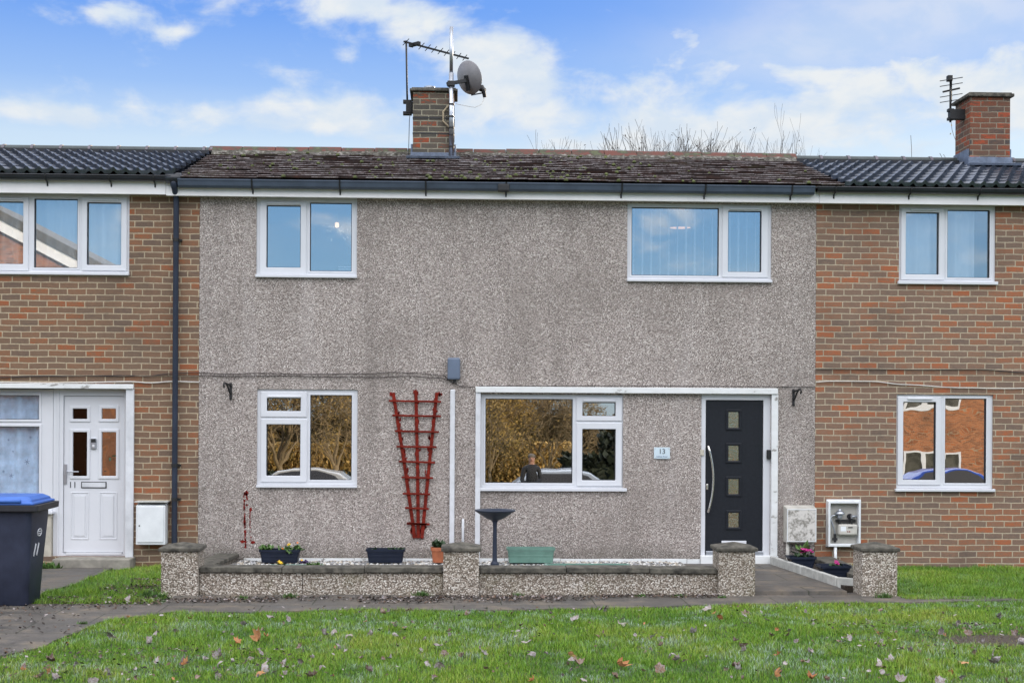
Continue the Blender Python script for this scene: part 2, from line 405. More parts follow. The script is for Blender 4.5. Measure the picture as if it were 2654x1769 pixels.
M['chrome'] = plain('chrome', (.75, .75, .77), .15, 1.0, var=.05)
M['box_white'] = plain('white_grp', (.72, .74, .75), .35, var=.06, vscale=5)
M['box_cream'] = plain('cream_grp', (.50, .48, .43), .5, var=.14, vscale=7)
M['plastic_navy'] = plain('navy_plastic', (.012, .017, .032), .5, var=.15, vscale=8, spec=.22)
M['plastic_bin'] = plain('bin_plastic', (.030, .036, .062), .5, var=.2, vscale=4, bump=.08, bscale=80, spec=.3)
M['bin_rim'] = plain('bin_rim_plastic', (.030, .030, .036), .5, var=.2, vscale=8)
M['bin_lid'] = plain('blue_lid_plastic', (.045, .14, .48), .42, var=.08, vscale=4)
M['terracotta'] = plain('terracotta', (.42, .13, .055), .7, var=.15, vscale=8)
M['green_plastic'] = plain('green_plastic', (.13, .25, .20), .45, var=.12, vscale=8)
M['soil'] = plain('potting_soil', (.035, .025, .018), .95, var=.4, vscale=30, bump=.8, bscale=50)
M['red_paint'] = plain('red_oxide_wood', (.165, .016, .009), .8, var=.32, vscale=18, bump=.25, bscale=70, spec=.15)
M['red_stain'] = plain('red_paint_smear', (.20, .018, .014), .8, var=.3, vscale=30, spec=.15)
M['grey_box'] = plain('grey_abs', (.12, .155, .22), .4, var=.08, vscale=5)
M['cable_black'] = plain('black_cable', (.014, .013, .013), .6)
M['cable_brown'] = plain('brown_cable', (.035, .026, .026), .7)
M['cable_white'] = plain('white_cable', (.62, .60, .56), .5)
M['plant_green'] = plain('leaf_green', (.075, .15, .030), .6, var=.35, vscale=25)
M['plant_dark'] = plain('dark_leaf', (.030, .065, .022), .6, var=.35, vscale=25)
M['moss'] = plain('moss', (.10, .115, .040), .95, var=.4, vscale=18, bump=.6, bscale=70)
M['pansy_orange'] = plain('orange_petal', (.75, .22, .02), .6, var=.1)
M['pansy_yellow'] = plain('yellow_petal', (.80, .52, .03), .6, var=.1)
M['pansy_purple'] = plain('purple_petal', (.05, .02, .09), .6, var=.1)
M['cyclamen'] = plain('magenta_petal', (.50, .03, .22), .6, var=.12)
M['bark'] = plain('dark_bark', (.055, .042, .036), .9, var=.3, vscale=6)
M['bark_gold'] = plain('golden_twig', (.23, .17, .095), .8, var=.3, vscale=2)
M['leaf_gold'] = plain('golden_leaf', (.55, .38, .135), .7, var=.3, vscale=4)
M['hedge_leaf'] = plain('dark_hedge', (.018, .026, .012), .8, var=.3, vscale=4)
M['room'] = plain('room_plaster', (.32, .31, .29), .9, var=.03)
M['curtain'] = plain('net_curtain', (.80, .82, .84), .9, var=.08, vscale=3)
M['blind'] = plain('blind_fabric', (.84, .85, .86), .8, var=.03)
M['net_light'] = plain('patterned_net', (.70, .74, .78), .9, var=.16, vscale=9)
M['sticker'] = plain('snowflake_film', (.30, .36, .44), .6)
M['blind_dark'] = plain('venetian_slat', (.55, .54, .50), .5, var=.1)
M['num_black'] = plain('numeral_black', (.010, .013, .020), .4)
M['num_blue'] = plain('lettering_blue', (.06, .11, .22), .5)
M['sign_glass'] = plain('sign_plate', (.56, .66, .72), .25, var=.05)
M['glass_up'] = glass_mat('upper_glass', .55, (.9, .95, .97), wave=.0)
M['glass_blind'] = glass_mat('blind_glass', .07, (.85, .92, .98))
M['glass_net'] = glass_mat('curtained_glass', .42, (.92, .96, .98))
M['glass_low'] = glass_mat('lower_glass', .58, (.6, .65, .65), wave=.006, wscale=2.2)
M['glass_bent'] = glass_mat('bent_glass', .62, (.6, .65, .65), wave=.010, wscale=3.0)
M['glass_wavy'] = glass_mat('wavy_glass', .62, (.6, .65, .65), wave=.009, wscale=2.6)
M['glass_obscure'] = glass_mat('obscure_glass', .62, (.25, .22, .17), wave=.10, wscale=70., rough=.10, col=(.95, .80, .55))
M['glass_dark'] = glass_mat('dark_door_glass', .03, (.28, .29, .28), wave=.03, wscale=20.)
M['glass_door'] = glass_mat('door_glass', .42, (.2, .2, .2), wave=.10, wscale=6.)
M['lamp'] = emit_mat('lit_bulb', (1.0, .55, .28), 3.0)
M['shade_lit'] = emit_mat('lit_shade', (1.0, .47, .22), 1.7)
# ------------------------------------------------------------------ the three houses
YF = 0.025                                   # face of the window frames, just behind the wall face
X13L, X13R = W(457, 850)[0], W(1873, 850)[0]
XL_END, XR_END = X13L - 6.2, X13R + 17.5  # right end stretched on out of view so its shadow covers the lawn
ZB = -0.16                                   # walls start below ground
YR = 2.5                                     # ridge line
Z_EAVE = W(1166, 421.5, -.22)[1]; Z_RIDGE = W(1166, 347, YR)[1]
DROP = W(1166, 458, -.14)[1]                 # fascia bottom
Z_WALL = Z_EAVE + .02

h13 = thing('pebbledash_house', ((X13L + X13R) / 2, 0, 0), 'mid terrace house in grey pebbledash with a dark front door and mossy tiled roof', 'house')
h11 = thing('brick_house', ((XL_END + X13L) / 2, 0, 0), 'brown brick terrace house with a white panelled door beside a wheelie bin', 'house', 'brick terrace houses')
h15 = thing('brick_house', (X13R + 2.5, 0, 0), 'red brick terrace house with an open gas meter box on its wall', 'house', 'brick terrace houses')

WINS = {  # house -> (outer, [(glass, sash or None)], options)
 13: [dict(o=(588.6, 454, 821, 638.5), g=[((612.4, 472, 690.7, 614.7), (597, 461, 704, 631)), ((712, 466, 808, 623), None)], glass='glass_up', sill=7, vent=[(613, 464.5, 690, 469)]),
      dict(o=(1439.5, 468, 1772, 648.5), g=[((1450.6, 477, 1651, 633), None), ((1672, 484.7, 1748.6, 625), (1658.7, 473, 1764, 637))], glass='glass_up', sill=7, vent=[(1676, 477.5, 1745, 481.5)]),
      dict(o=(590, 893, 822, 1119), g=[((613.4, 913.8, 691, 943.6), (599.4, 899, 705, 957.3)), ((612, 974, 690, 1092), (599.4, 961.5, 705, 1106.5)), ((712.4, 907, 808, 1101.7), None)], glass='glass_wavy', sill=6, vent=[(615, 908.5, 691, 912)]),
      dict(o=(1103, 905, 1431.5, 1127), g=[((1114.7, 915.6, 1315, 1108.6), None), ((1337.8, 924, 1413.8, 955), (1324, 911, 1428.5, 966)), ((1337, 985, 1413.8, 1102.5), (1324, 970, 1428.5, 1115.6))], glass='glass_low', sill=8, sillx=8, vent=[(1340, 917.5, 1413, 921.5)])],
 11: [dict(o=(-43, 445, 299, 632), g=[((-22, 463, 53.8, 606.3), (-36, 452, 66, 622)), ((78.9, 457, 178.3, 615), None), ((200.3, 465.3, 278.7, 608.8), (188, 453, 292, 622))], glass='glass_net', sill=7, vent=[(-20, 455, 52, 459), (205, 457, 272, 461.5)])],
 15: [dict(o=(2063, 472, 2286, 654), g=[((2080, 488, 2156, 630.5), (2069, 478, 2168, 643)), ((2176, 482.5, 2273, 638), None)], glass='glass_net', sill=8, sillx=3, vent=[(2092, 479.5, 2152, 484)]),
      dict(o=(2057, 905, 2280, 1128), g=[((2074, 923, 2149, 1101.6), (2061, 911, 2160, 1113)), ((2170.5, 915, 2265, 1109), None)], glass='glass_bent', sill=7, sillx=3, vent=[(2085, 913, 2141, 917)])],
}
HOLES = {11: [], 13: [], 15: []}
def make_window(house, no, w):
    o = WR(w['o'], YF); holes = [WR(g, YF) for g, s in w['g']]
    HOLES[no].append((o[0] + .004, o[1] - .004, o[2] + .004, o[3] - .004))
    sill_h = w['sill'] / 190.0
    fo = (o[0], o[1], o[2] + sill_h, o[3])
    fr = MB().grid_wall(*fo, holes, YF, YF + .07)
    win = fr.build('window', M['pvc'], house, bevel=.004)
    sx = w.get('sillx', 0) / 190.0
    MB().box(o[0] - sx, o[1] + sx, -.045, YF + .05, o[2], o[2] + sill_h - .002).build('sill', M['pvc'], win, bevel=.006)
    for (g, s), h in zip(w['g'], holes):
        if s:
            so = WR(s, YF)
            MB().ring(so, h, YF - .016, YF + .03).build('sash', M['pvc'], win, bevel=.007)
        else:
            e = .022
            MB().ring((h[0] - e, h[1] + e, h[2] - e, h[3] + e), h, YF - .006, YF + .02).build('glazing_bead', M['pvc'], win, bevel=.005)
        MB().ring(h, (h[0] + .007, h[1] - .007, h[2] + .007, h[3] - .007), YF + .012, YF + .032).build('seal', M['seal'], win)
        MB().box(h[0], h[1], YF + .034, YF + .040, h[2], h[3]).build('pane', M[w['glass']], win)
    for v in w.get('vent', []):
        r = WR(v, YF - .02); MB().box(r[0], r[1], YF - .034, YF - .012, r[2], r[3]).build('trickle_vent', M['pvc'], win, bevel=.004)
    w['win'] = win; w['rects'] = holes; w['outer'] = o
    return win
for no, hs in ((13, h13), (11, h11), (15, h15)):
    for w in WINS[no]: make_window(hs, no, w)

# interiors seen dimly through the glass -----------------------------------------------------------
def curtain(win, x0, x1, z0, z1, y, amp=.02, wl=.11, m_='curtain'):
    n = max(8, int((x1 - x0) / .012)); rings = []
    b = MB(); vs_ = []
    for k in (0, 1):
        for i in range(n + 1):
            x = x0 + (x1 - x0) * i / n
            vs_.append((x, y + amp * math.sin(x / wl * 6.28) + .4 * amp * math.sin(x * 31), z0 if k == 0 else z1))
    b.add(vs_, [(i, i + 1, n + 2 + i, n + 1 + i) for i in range(n)]); return b.build('curtain', M[m_], win, smooth=True)
w = WINS[11][0]; r = w['rects']
curtain(w['win'], r[0][0] - .1, r[2][1] + .1, r[1][2] - .1, r[1][3] + .1, .13, .03, .17)
w = WINS[15][0]; r = w['rects']
curtain(w['win'], r[0][0] - .1, r[1][0] + .38, r[1][2] - .1, r[1][3] + .1, .13, .028, .16)
w = WINS[13][0]; r = w['rects'][1]
b = MB()
for k, z in enumerate((.0, .028, .056)): b.box(r[0] + (.0 if k == 0 else .34), r[1] - .01, .12, .15, r[2] + .004 + z, r[2] + .016 + z)
b.build('blind', M['blind'], w['win'])
w = WINS[13][1]; r0, r1 = w['rects']
b = MB(); x = r0[0] + .04
while x < r1[1]:
    a = .10 * math.sin(x * 9); b.bar((x, .12, r0[2] - .05), (x, .12, r0[3] + .05), .010 + .012 * (int(x * 50) % 3 == 0), .05, up=(a, 1, 0)); x += .108
b.build('blind', M['blind'], w['win'])
w = WINS[13][2]; r = w['rects'][2]; q = w['rects'][1]
b = MB(); z = r[2]
zt = W(760, 990)[1]
while z < zt: b.box(r[0] - .05, r[1] + .05, .085, .105, z, z + .007); z += .030
z = q[2]
while z < W(650, 1017)[1]: b.box(q[1] - .06, q[1] + .02, .12, .15, z, z + .006); z += .030
b.build('blind', M['blind_dark'], w['win'])
# lit ceiling lamps behind the upper panes
x, z = W(774, 517, 1.3)
lamp = thing('pendant_lamp', (x, 1.3, z), 'small glowing glass pendant lamp behind the upper left window of the pebbledash house', 'lamp')
MB().lathe([(.010, z - .035), (.026, z - .02), (.028, z + .01), (.018, z + .035)], x, 1.3, 16).build('bulb', M['lamp'], lamp, smooth=True)
b = MB()
random.seed(4)
for k in range(26):
    a = random.uniform(0, 6.28); rr = random.uniform(.06, .19); zz = z - random.uniform(.0, .22)
    b.box(x + rr * math.cos(a) - .006, x + rr * math.cos(a) + .006, 1.3 + rr * math.sin(a) - .006, 1.3 + rr * math.sin(a) + .006, zz, zz + .012)
b.build('glass_drops', emit_mat('lit_crystal', (1, .8, .6), .9), lamp)['kind'] = 'stuff'
MB().tube([(x, 1.3, z + .05), (x, 1.3, Z_WALL - .2)], .004).build('flex', M['cable_white'], lamp)
x, z = W(1562.5, 523, 1.2)
lamp = thing('drum_lamp', (x, 1.2, z), 'round drum shade ceiling lamp glowing behind vertical blinds of the upper right window', 'lamp')
MB().lathe([(.135, z), (.0, z + .001)], x, 1.2, 32, cap0=False, cap1=False).build('diffuser', M['shade_lit'], lamp)
MB().lathe([(.14, z - .002), (.14, z + .19)], x, 1.2, 32, cap0=False, cap1=False).build('lamp_shade', M['blind'], lamp, smooth=True)
MB().tube([(x, 1.2, z + .05), (x, 1.2, Z_WALL - .15)], .004).build('flex', M['cable_white'], lamp)

# ---- front door of the pebbledash house
def make_door13():
    fo = WR((1608.8, 904, 1769, 1286), YF); leaf = WR((1620, 918.5, 1752.5, 1274), YF)
    HOLES[13].append((fo[0] + .004, fo[1] - .004, fo[2], fo[3] - .004))
    fr = MB().ring(fo, leaf, YF - .01, YF + .07).build('door_frame', M['pvc'], h13, bevel=.005)
    ys = YF + .012
    pan = [WR((1673.4, t, 1697, bt), ys) for t, bt in ((945.7, 981.5), (1023, 1057), (1099.6, 1133.6), (1177, 1209.6))]
    d = MB().grid_wall(leaf[0] + .004, leaf[1] - .004, leaf[2] + .004, leaf[3] - .004, pan, ys, ys + .045).build('door', M['door_dark'], h13, bevel=.003)
    for p in pan:
        e = .033
        MB().ring((p[0] - e, p[1] + e, p[2] - e, p[3] + e), (p[0] - .004, p[1] + .004, p[2] - .004, p[3] + .004), ys - .014, ys + .006).build('moulding', M['door_dark'], d, bevel=.007)
        MB().box(p[0], p[1], ys + .016, ys + .022, p[2], p[3]).build('pane', M['glass_obscure'], d)
    pts = []
    (xa, za), (xb, zb), (xc, zc) = W(1626.3, 1023.3), W(1638, 1099), W(1625.8, 1176.5)
    for i in range(13):
        t = i / 12; pts.append(((1 - t) ** 2 * xa + 2 * t * (1 - t) * (2 * xb - (xa + xc) / 2) + t * t * xc, ys - .055, (1 - t) * za + t * zc))
    hb = MB().tube(pts, .0135, 10); 
    for i in (2, 10): hb.tube([pts[i], (pts[i][0], ys, pts[i][2])], .007, 8)
    hb.build('handle', M['steel'], d, smooth=True)
    r = WR((1621.5, 1111, 1627, 1124), ys); MB().box(r[0], r[1], ys - .012, ys, r[2], r[3]).build('lock_plate', M['steel'], d, bevel=.008)
    r = WR((1657, 1241, 1714, 1256), ys); MB().box(r[0], r[1], ys - .014, ys, r[2], r[3]).build('letter_plate', M['pvc'], d, bevel=.005)
    r = WR((1620.5, 1264.5, 1752, 1274), ys); MB().box(r[0], r[1], ys - .035, ys, r[2], r[3]).build('weather_bar', M['galv'], d, bevel=.006)
    r = WR((1608, 1274.5, 1786, 1301), 0); MB().box(r[0], r[1], -.05, YF + .09, r[2], r[3]).build('door_sill', M['flaky'], h13, bevel=.008)
make_door13()
# painted timber surround: lintel, left post, right post
r = WR((1092.5, 889.5, 1784.5, 903), 0); zl0, zl1 = r[2], r[3]; LIN = r
MB().box(r[0], r[1], -.075, .0, zl0, zl1).build('lintel', M['flaky'], h13, bevel=.006)
r = WR((1091.5, 903, 1103, 1290), 0); MB().box(r[0], r[1], -.055, .02, -.05, zl0 - .001).build('door_post', M['white_paint'], h13, bevel=.006)
r = WR((1769.5, 903, 1784.5, 1300), 0); MB().box(r[0], r[1], -.06, .05, -.07, zl0 - .001).build('door_post', M['flaky'], h13, bevel=.006)
# white painted plinth with worn gaps, brick showing through
z0p, z1p = W(1300, 1300)[1], W(1300, 1281.5)[1]
b = MB(); x = W(560, 1280)[0]; random.seed(11)
xe = WR((1608, 1274.5, 1786, 1301), 0)[0]
while x < xe:
    ln = random.uniform(.3, .7); ln = min(ln, xe - x)
    b.box(x, x + ln - .006, -.018 - random.uniform(0, .006), .0, z0p - .1, z1p - random.uniform(0, .006)); x += ln
b.build('plinth', M['flaky'], h13, bevel=.003)
# red paint smears left on the wall by an old trellis
b = MB(); random.seed(5)
def smear(vx, vy, w_, h_):
    x, z = W(vx, vy); n = 9
    pts = [(x + w_ * .5 * math.cos(6.283 * k / n) * random.uniform(.5, 1.2), z + h_ * .5 * math.sin(6.283 * k / n) * random.uniform(.6, 1.15)) for k in range(n)]
    b.loft([[(p[0], -.006, p[1]) for p in pts], [(p[0], .004, p[1]) for p in pts]])
def smear_line(x0, y0, x1, y1, w_, dens=1.0):
    n = max(2, int(abs(y1 - y0) / 4))
    for k in range(n):
        if random.random() > dens: continue
        t = (k + random.random()) / n; smear(x0 + (x1 - x0) * t + random.uniform(-1, 1), y0 + (y1 - y0) * t, w_ * random.uniform(.5, 1.3), .035 * random.uniform(.6, 1.5))
smear_line(561, 1130, 562, 1190, .018, .9); smear_line(562, 1190, 564, 1258, .032, 1.0); smear_line(565, 1128, 568, 1162, .03, .9); smear(566, 1133, .06, .06)
smear_line(573, 1165, 577, 1245, .012, .45); smear(576, 1170, .03, .06); smear(557, 1243, .06, .05); smear(581, 1245, .06, .05)
b.build('paint_smear', M['red_stain'], h13)

# ---- front door and window set of the left brick house
def make_door11():
    o = WR((-70, 891.5, 289.5, 1277), YF)
    lower = WR((-70, 1176, 121, 1277), YF)
    HOLES[11].append((o[0], o[1], o[2], o[3]))
    r = WR((-70, 881, 308.5, 892), 0); MB().box(r[0], r[1], -.06, .0, r[2], r[3]).build('lintel', M['flaky'], h11, bevel=.006)
    zt = r[2]
    r = WR((289.5, 892, 308, 1277), 0); MB().box(r[0], r[1], -.035, .10, o[2] - .02, zt - .001).build('door_post', M['white_paint'], h11, bevel=.006)
    Y1 = .10                                   # set back in the opening
    g1, g2 = WR((-60, 907, 90, 962.7), Y1), WR((-60, 979, 90, 1160), Y1)
    wo = WR((-70, 893, 122, 1172), Y1)
    win = MB().grid_wall(*wo, [g1, g2], Y1, Y1 + .07).build('window', M['pvc'], h11, bevel=.004)
    for g in (g1, g2):
        MB().ring((g[0] - .03, g[1] + .03, g[2] - .03, g[3] + .03), g, Y1 - .012, Y1 + .02).build('glazing_bead', M['pvc'], win, bevel=.006)
        MB().ring(g, (g[0] + .007, g[1] - .007, g[2] + .007, g[3] - .007), Y1 + .012, Y1 + .032).build('seal', M['seal'], win)
        MB().box(g[0], g[1], Y1 + .034, Y1 + .040, g[2], g[3]).build('pane', M['glass_blind'], win)
    curtain(win, g1[0] - .05, g1[1] + .10, g2[2] - .05, g1[3] + .05, Y1 + .10, .022, .21, 'net_light')
    rs = random.Random(2)
    for (vx, vy, sz) in ((26, 1092, .030), (8, 1082, .018), (62, 1060, .034), (30, 1036, .012), (70, 1004, .02), (20, 1010, .016)):
        x, z = W(vx, vy, Y1 + .045); q = MB()
        for k in range(3):
            a = k * 1.047 + .3; q.bar((x - sz * math.cos(a), Y1 + .043, z - sz * math.sin(a)), (x + sz * math.cos(a), Y1 + .043, z + sz * math.sin(a)), .004 + sz * .12, .002, up=(0, 1, 0))
        q.build('snowflake_sticker', M['sticker'], win)
    s = WR((-70, 1172, 127, 1178), Y1); MB().box(s[0], s[1], -.03, Y1 + .06, s[2], s[3]).build('sill', M['pvc'], win, bevel=.004)
    p = WR((-70, 1178, 121, 1277), Y1); MB().box(p[0], p[1], .02, .25, p[2] - .1, p[3] - .002).build('apron_wall', M['render_cream'], h11)
    fo = WR((122.5, 893, 289, 1277), Y1); leaf = WR((145.5, 908.7, 284.5, 1270), Y1)
    MB().ring(fo, leaf, Y1 - .01, Y1 + .07).build('door_frame', M['pvc'], h11, bevel=.005)
    m1 = WR((132, 893, 136, 1277), Y1); MB().box(m1[0], m1[1], Y1 - .022, Y1 - .006, m1[2], m1[3]).build('frame_bead', M['pvc'], h11, bevel=.004)
    ys = Y1 + .012
    pan = [WR(q, ys) for q in ((167.3, 938, 200.3, 961.6), (233.8, 938, 266.5, 961.6), (167.5, 991.8, 200, 1092.5), (233.6, 991.8, 266.7, 1092.5))]
    d = MB().grid_wall(leaf[0] + .004, leaf[1] - .004, leaf[2] + .012, leaf[3] - .004, pan, ys, ys + .045).build('door', M['pvc'], h11, bevel=.003)
    for k, p in enumerate(pan):
        e = .037
        MB().ring((p[0] - e, p[1] + e, p[2] - e, p[3] + e), p, ys - .012, ys + .006).build('moulding', M['pvc'], d, bevel=.008, seg=3)
        MB().box(p[0], p[1], ys + .016, ys + .022, p[2], p[3]).build('pane', M['glass_door' if k in (1, 3) else 'glass_dark'], d)
    for q in ((163, 1129.5, 204, 1238), (228.6, 1129.5, 269, 1238)):
        p = WR(q, ys); e = .012; f = .045
        b = MB().ring(p, (p[0] + e, p[1] - e, p[2] + e, p[3] - e), ys - .007, ys + .01)
        b.ring((p[0] + .028, p[1] - .028, p[2] + .028, p[3] - .028), (p[0] + f, p[1] - f, p[2] + f, p[3] - f), ys - .004, ys + .01)
        b.box(p[0] + f - .001, p[1] - f + .001, ys - .010, ys + .01, p[2] + f - .001, p[3] - f + .001)
        b.build('raised_panel', M['pvc'], d, bevel=.004)
    r = WR((146.8, 1065, 154, 1111), ys); b = MB().box(r[0], r[1], ys - .012, ys, r[2], r[3])
    (xa, za), (xb, _) = W(150.5, 1083), W(178, 1083)
    b.tube([(xa, ys, za), (xa, ys - .05, za), (xa + .01, ys - .055, za), (xb, ys - .055, za)], .008, 8); b.build('handle', M['galv'], d, bevel=.002)
    r = WR((186.6, 1105.5, 245, 1120.5), ys); b = MB().box(r[0], r[1], ys - .008, ys, r[2], r[3]); lp = b.build('letter_plate', M['black_iron'], d, bevel=.004)
    MB().box(r[0] + .012, r[1] - .012, ys - .016, ys - .006, r[2] + .012, r[3] - .010).build('flap', M['white_paint'], lp, bevel=.003)
    x, z = W(167, 1113.5, ys); text_part('numeral', '11', .105, (x, ys - .002, z), M['num_black'], d)
    r = WR((209.3, 1006, 222, 1030.5), ys); bell = MB().box(r[0], r[1], ys - .024, ys, r[2], r[3]).build('doorbell', M['galv'], d, bevel=.006)
    MB().box(r[0] + .004, r[1] - .004, ys - .027, ys - .02, r[3] - .05, r[3] - .004).build('lens', M['black_iron'], bell)
    cx, cz = (r[0] + r[1]) / 2, r[2] + .04
    b = MB(); b.loft([[(cx + .016 * math.cos(a * .524), y, cz + .016 * math.sin(a * .524)) for a in range(12)] for y in (ys - .0265, ys - .022)]); b.build('button', M['white_paint'], bell)
    r = WR((122, 1277, 301, 1303), -.25)
    MB().box(r[0], r[1], -.30, .12, -.2, o[2] - .001).build('door_step', M['concrete_step'], h11, bevel=.012)
    r = WR((152, 1270, 281, 1273), ys); MB().box(r[0], r[1], ys - .03, ys, r[2], r[3] + .01).build('weather_bar', M['pvc'], d, bevel=.003)
make_door11()

# ---- walls, party walls, floors
def shell(house, x0, x1, holes, m_, name='wall'):
    MB().grid_wall(x0, x1, ZB, Z_WALL, holes, 0.0, .25).build(name, m_, house)
    b = MB()
    b.box(x0, x1, 5.0, 5.2, ZB, Z_WALL); b.box(x0, x0 + .1, .25, 5.0, ZB, Z_WALL); b.box(x1 - .1, x1, .25, 5.0, ZB, Z_WALL)
    b.box(x0 + .1, x1 - .1, .25, 5.0, 2.18, 2.30); b.box(x0 + .1, x1 - .1, .25, 5.0, Z_WALL - .1, Z_WALL - .02)
    b.box(x0 + .1, x1 - .1, 3.2, 3.25, ZB, Z_WALL - .1)
    b.build('inner_walls', M['room'], house)
g = .0015
shell(h13, X13L + g, X13R - g, HOLES[13], M['dash'])
shell(h11, XL_END, X13L - g, HOLES[11], M['brick_brown'])
shell(h15, X13R + g, XR_END, HOLES[15], M['brick_red'])

# ---- roofs
XRL, XRR = -3.36, 4.72                       # where the tile patterns meet
def slope_pt(x, t, n=0.0, dz=0.0):           # t: 0 at eaves, 1 at ridge
    ey, ry = -.24, YR
    y = ey + (ry - ey) * t; z = Z_EAVE + dz + (Z_RIDGE + dz * .3 - .09 - Z_EAVE - dz) * t
    nn = Vector((0, -(Z_RIDGE - Z_EAVE), ry - ey)).normalized()
    return (x, y + nn.y * n, z + nn.z * n)
def tile_mats():
    m_, t, b, pos = mat('weathered_roof_tile')
    n = t.noise(t.scale(pos, (2.2, 1, 1)), 3.0, 5, .6); n2_ = t.noise(pos, 26, 4, .6)
    c = t.ramp(n, [(.25, (.022, .015, .014)), (.5, (.040, .026, .023)), (.65, (.060, .032, .026)), (.82, (.12, .042, .030))])
    c = t.mix(t.math('MULTIPLY', t.sstep(n2_, .56, .74), .35), c, (.08, .084, .076))
    mossm = t.math('MULTIPLY', t.sstep(t.noise(pos, 1.6, 5, .65), .50, .66), t.sstep(n2_, .42, .55))
    c = t.mix(t.math('MULTIPLY', mossm, .5), c, (.045, .048, .022))
    t.l.new(c, b.inputs['Base Color']); b.inputs['Roughness'].default_value = .9; b.inputs['Specular IOR Level'].default_value = .15
    t.l.new(t.bump(n2_, .5, .01), b.inputs['Normal'])
    m2, t, b, pos = mat('pale_tile_edge')
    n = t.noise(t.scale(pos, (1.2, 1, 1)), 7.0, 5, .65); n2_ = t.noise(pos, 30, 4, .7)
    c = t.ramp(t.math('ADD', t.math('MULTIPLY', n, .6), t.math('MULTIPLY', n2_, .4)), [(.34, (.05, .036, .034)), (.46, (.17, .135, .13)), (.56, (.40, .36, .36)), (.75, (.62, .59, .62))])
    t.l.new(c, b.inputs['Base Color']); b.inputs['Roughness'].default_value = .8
    return m_, m2
TM, TE = tile_mats()
random.seed(21)
b = MB(); NC = 14
for c in range(NC):
    x = XRL + (c % 2) * -.16 - random.uniform(0, .05); sag = random.uniform(-.002, .002)
    while x < XRR:
        wd = .325; x0, x1 = max(x, XRL), min(x + wd, XRR)
        if x1 - x0 > .03:
            j0, j1 = random.uniform(-.004, .004) + sag, random.uniform(-.004, .004) + sag
            t0 = c / NC + random.uniform(-.0018, .0018); t1 = min((c + 1.25) / NC, 1.0); th = .017 + random.uniform(-.003, .004)
            sg = .006 * math.sin(x * .9 + 1) + .004 * math.sin(x * 2.3)
            A = [slope_pt(x0, t0, .035 + j0 + sg), slope_pt(x1 - .004, t0, .035 + j1 + sg), slope_pt(x1 - .004, t1, .008 + sg), slope_pt(x0, t1, .008 + sg)]
            B = [slope_pt(x0, t0, .035 + th + j0 + sg), slope_pt(x1 - .004, t0, .035 + th + j1 + sg), slope_pt(x1 - .004, t1, .008 + th + sg), slope_pt(x0, t1, .008 + th + sg)]
            b.add(A + B, [(3, 2, 1, 0), (4, 5, 6, 7), (1, 2, 6, 5), (2, 3, 7, 6), (3, 0, 4, 7)], 0)
            # a bevelled, pale lower edge
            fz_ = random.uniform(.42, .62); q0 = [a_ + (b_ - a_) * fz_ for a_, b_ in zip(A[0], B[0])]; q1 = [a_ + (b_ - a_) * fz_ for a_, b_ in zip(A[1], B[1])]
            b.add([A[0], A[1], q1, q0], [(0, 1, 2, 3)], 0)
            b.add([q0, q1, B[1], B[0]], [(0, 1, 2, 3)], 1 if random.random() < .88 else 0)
        x += wd
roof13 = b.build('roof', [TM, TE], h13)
b = MB()                                      # rear slope and roof void closure for all three
def rear(house, x0, x1, m_, dz=0):
    r = MB(); p = slope_pt(0, 1, 0, dz)
    r.add([(x0, YR, p[2]), (x1, YR, p[2]), (x1, 5.4, Z_EAVE + dz), (x0, 5.4, Z_EAVE + dz), (x0, YR, p[2] - .05), (x1, YR, p[2] - .05), (x1, 5.4, Z_EAVE + dz - .05), (x0, 5.4, Z_EAVE + dz - .05)],
          [(0, 1, 2, 3), (7, 6, 5, 4), (0, 4, 5, 1), (2, 6, 7, 3), (0, 3, 7, 4), (1, 5, 6, 2)])
    q = slope_pt(0, 0, -.02, dz)
    r.add([(x0, q[1], q[2]), (x1, q[1], q[2]), (x1, YR, p[2] - .03), (x0, YR, p[2] - .03)], [(0, 1, 2, 3)])
    r.build('rear_roof', m_, house)
rear(h13, XRL, XRR, TM); 
# moss cushions
random.seed(8); b = MB()
for k in range(170):
    x = random.uniform(XRL + .3, XRR - .2)
    if k < 120: x = random.gauss(-.9, 1.5) if k % 2 else random.gauss(1.0, .8)
    if not XRL + .1 < x < XRR - .1: continue
    t = random.choice([random.random(), random.random() ** 2]); c = round(t * NC) / NC
    if c > .98: continue
    p = slope_pt(x, c + random.uniform(-.006, .012), .05); s = random.uniform(.010, .034)
    b.lathe([(s, p[2] - .012), (s * .85, p[2] + s * .35), (s * .4, p[2] + s * .7)], p[0], p[1], 7)
b.build('moss', M['moss'], roof13, smooth=True)['kind'] = 'stuff'
# red ridge of the pebbledash house, bedded in mortar
m_, t, bb, pos = mat('mossy_ridge_tile')
n = t.noise(t.scale(pos, (1, 1, 2)), 4.5, 6, .65)
c = t.ramp(n, [(.30, (.13, .040, .027)), (.48, (.115, .044, .032)), (.54, (.055, .050, .035)), (.62, (.09, .10, .045)), (.8, (.05, .05, .04))])
t.l.new(c, bb.inputs['Base Color']); bb.inputs['Roughness'].default_value = .85; t.l.new(t.bump(n, .5, .01), bb.inputs['Normal'])
M['ridge_red'] = m_
b = MB(); x = XRL - .05; zr = slope_pt(0, 1)[2]
while x < XRR + .03:
    x1 = min(x + .455, XRR + .03); j = random.uniform(-.006, .006) + .004 * math.sin(x * .9 + 1)
    prof = [(-.16, -.055), (-.05, .035), (0, .05), (.05, .035), (.16, -.055), (.14, -.07), (0, .03), (-.14, -.07)]
    b.loft([[(xx, YR + py, zr + pz + j + .064) for py, pz in prof] for xx in (x, x1 - .006)])
    x = x1
ridge = b.build('ridge', M['ridge_red'], h13, bevel=.006)
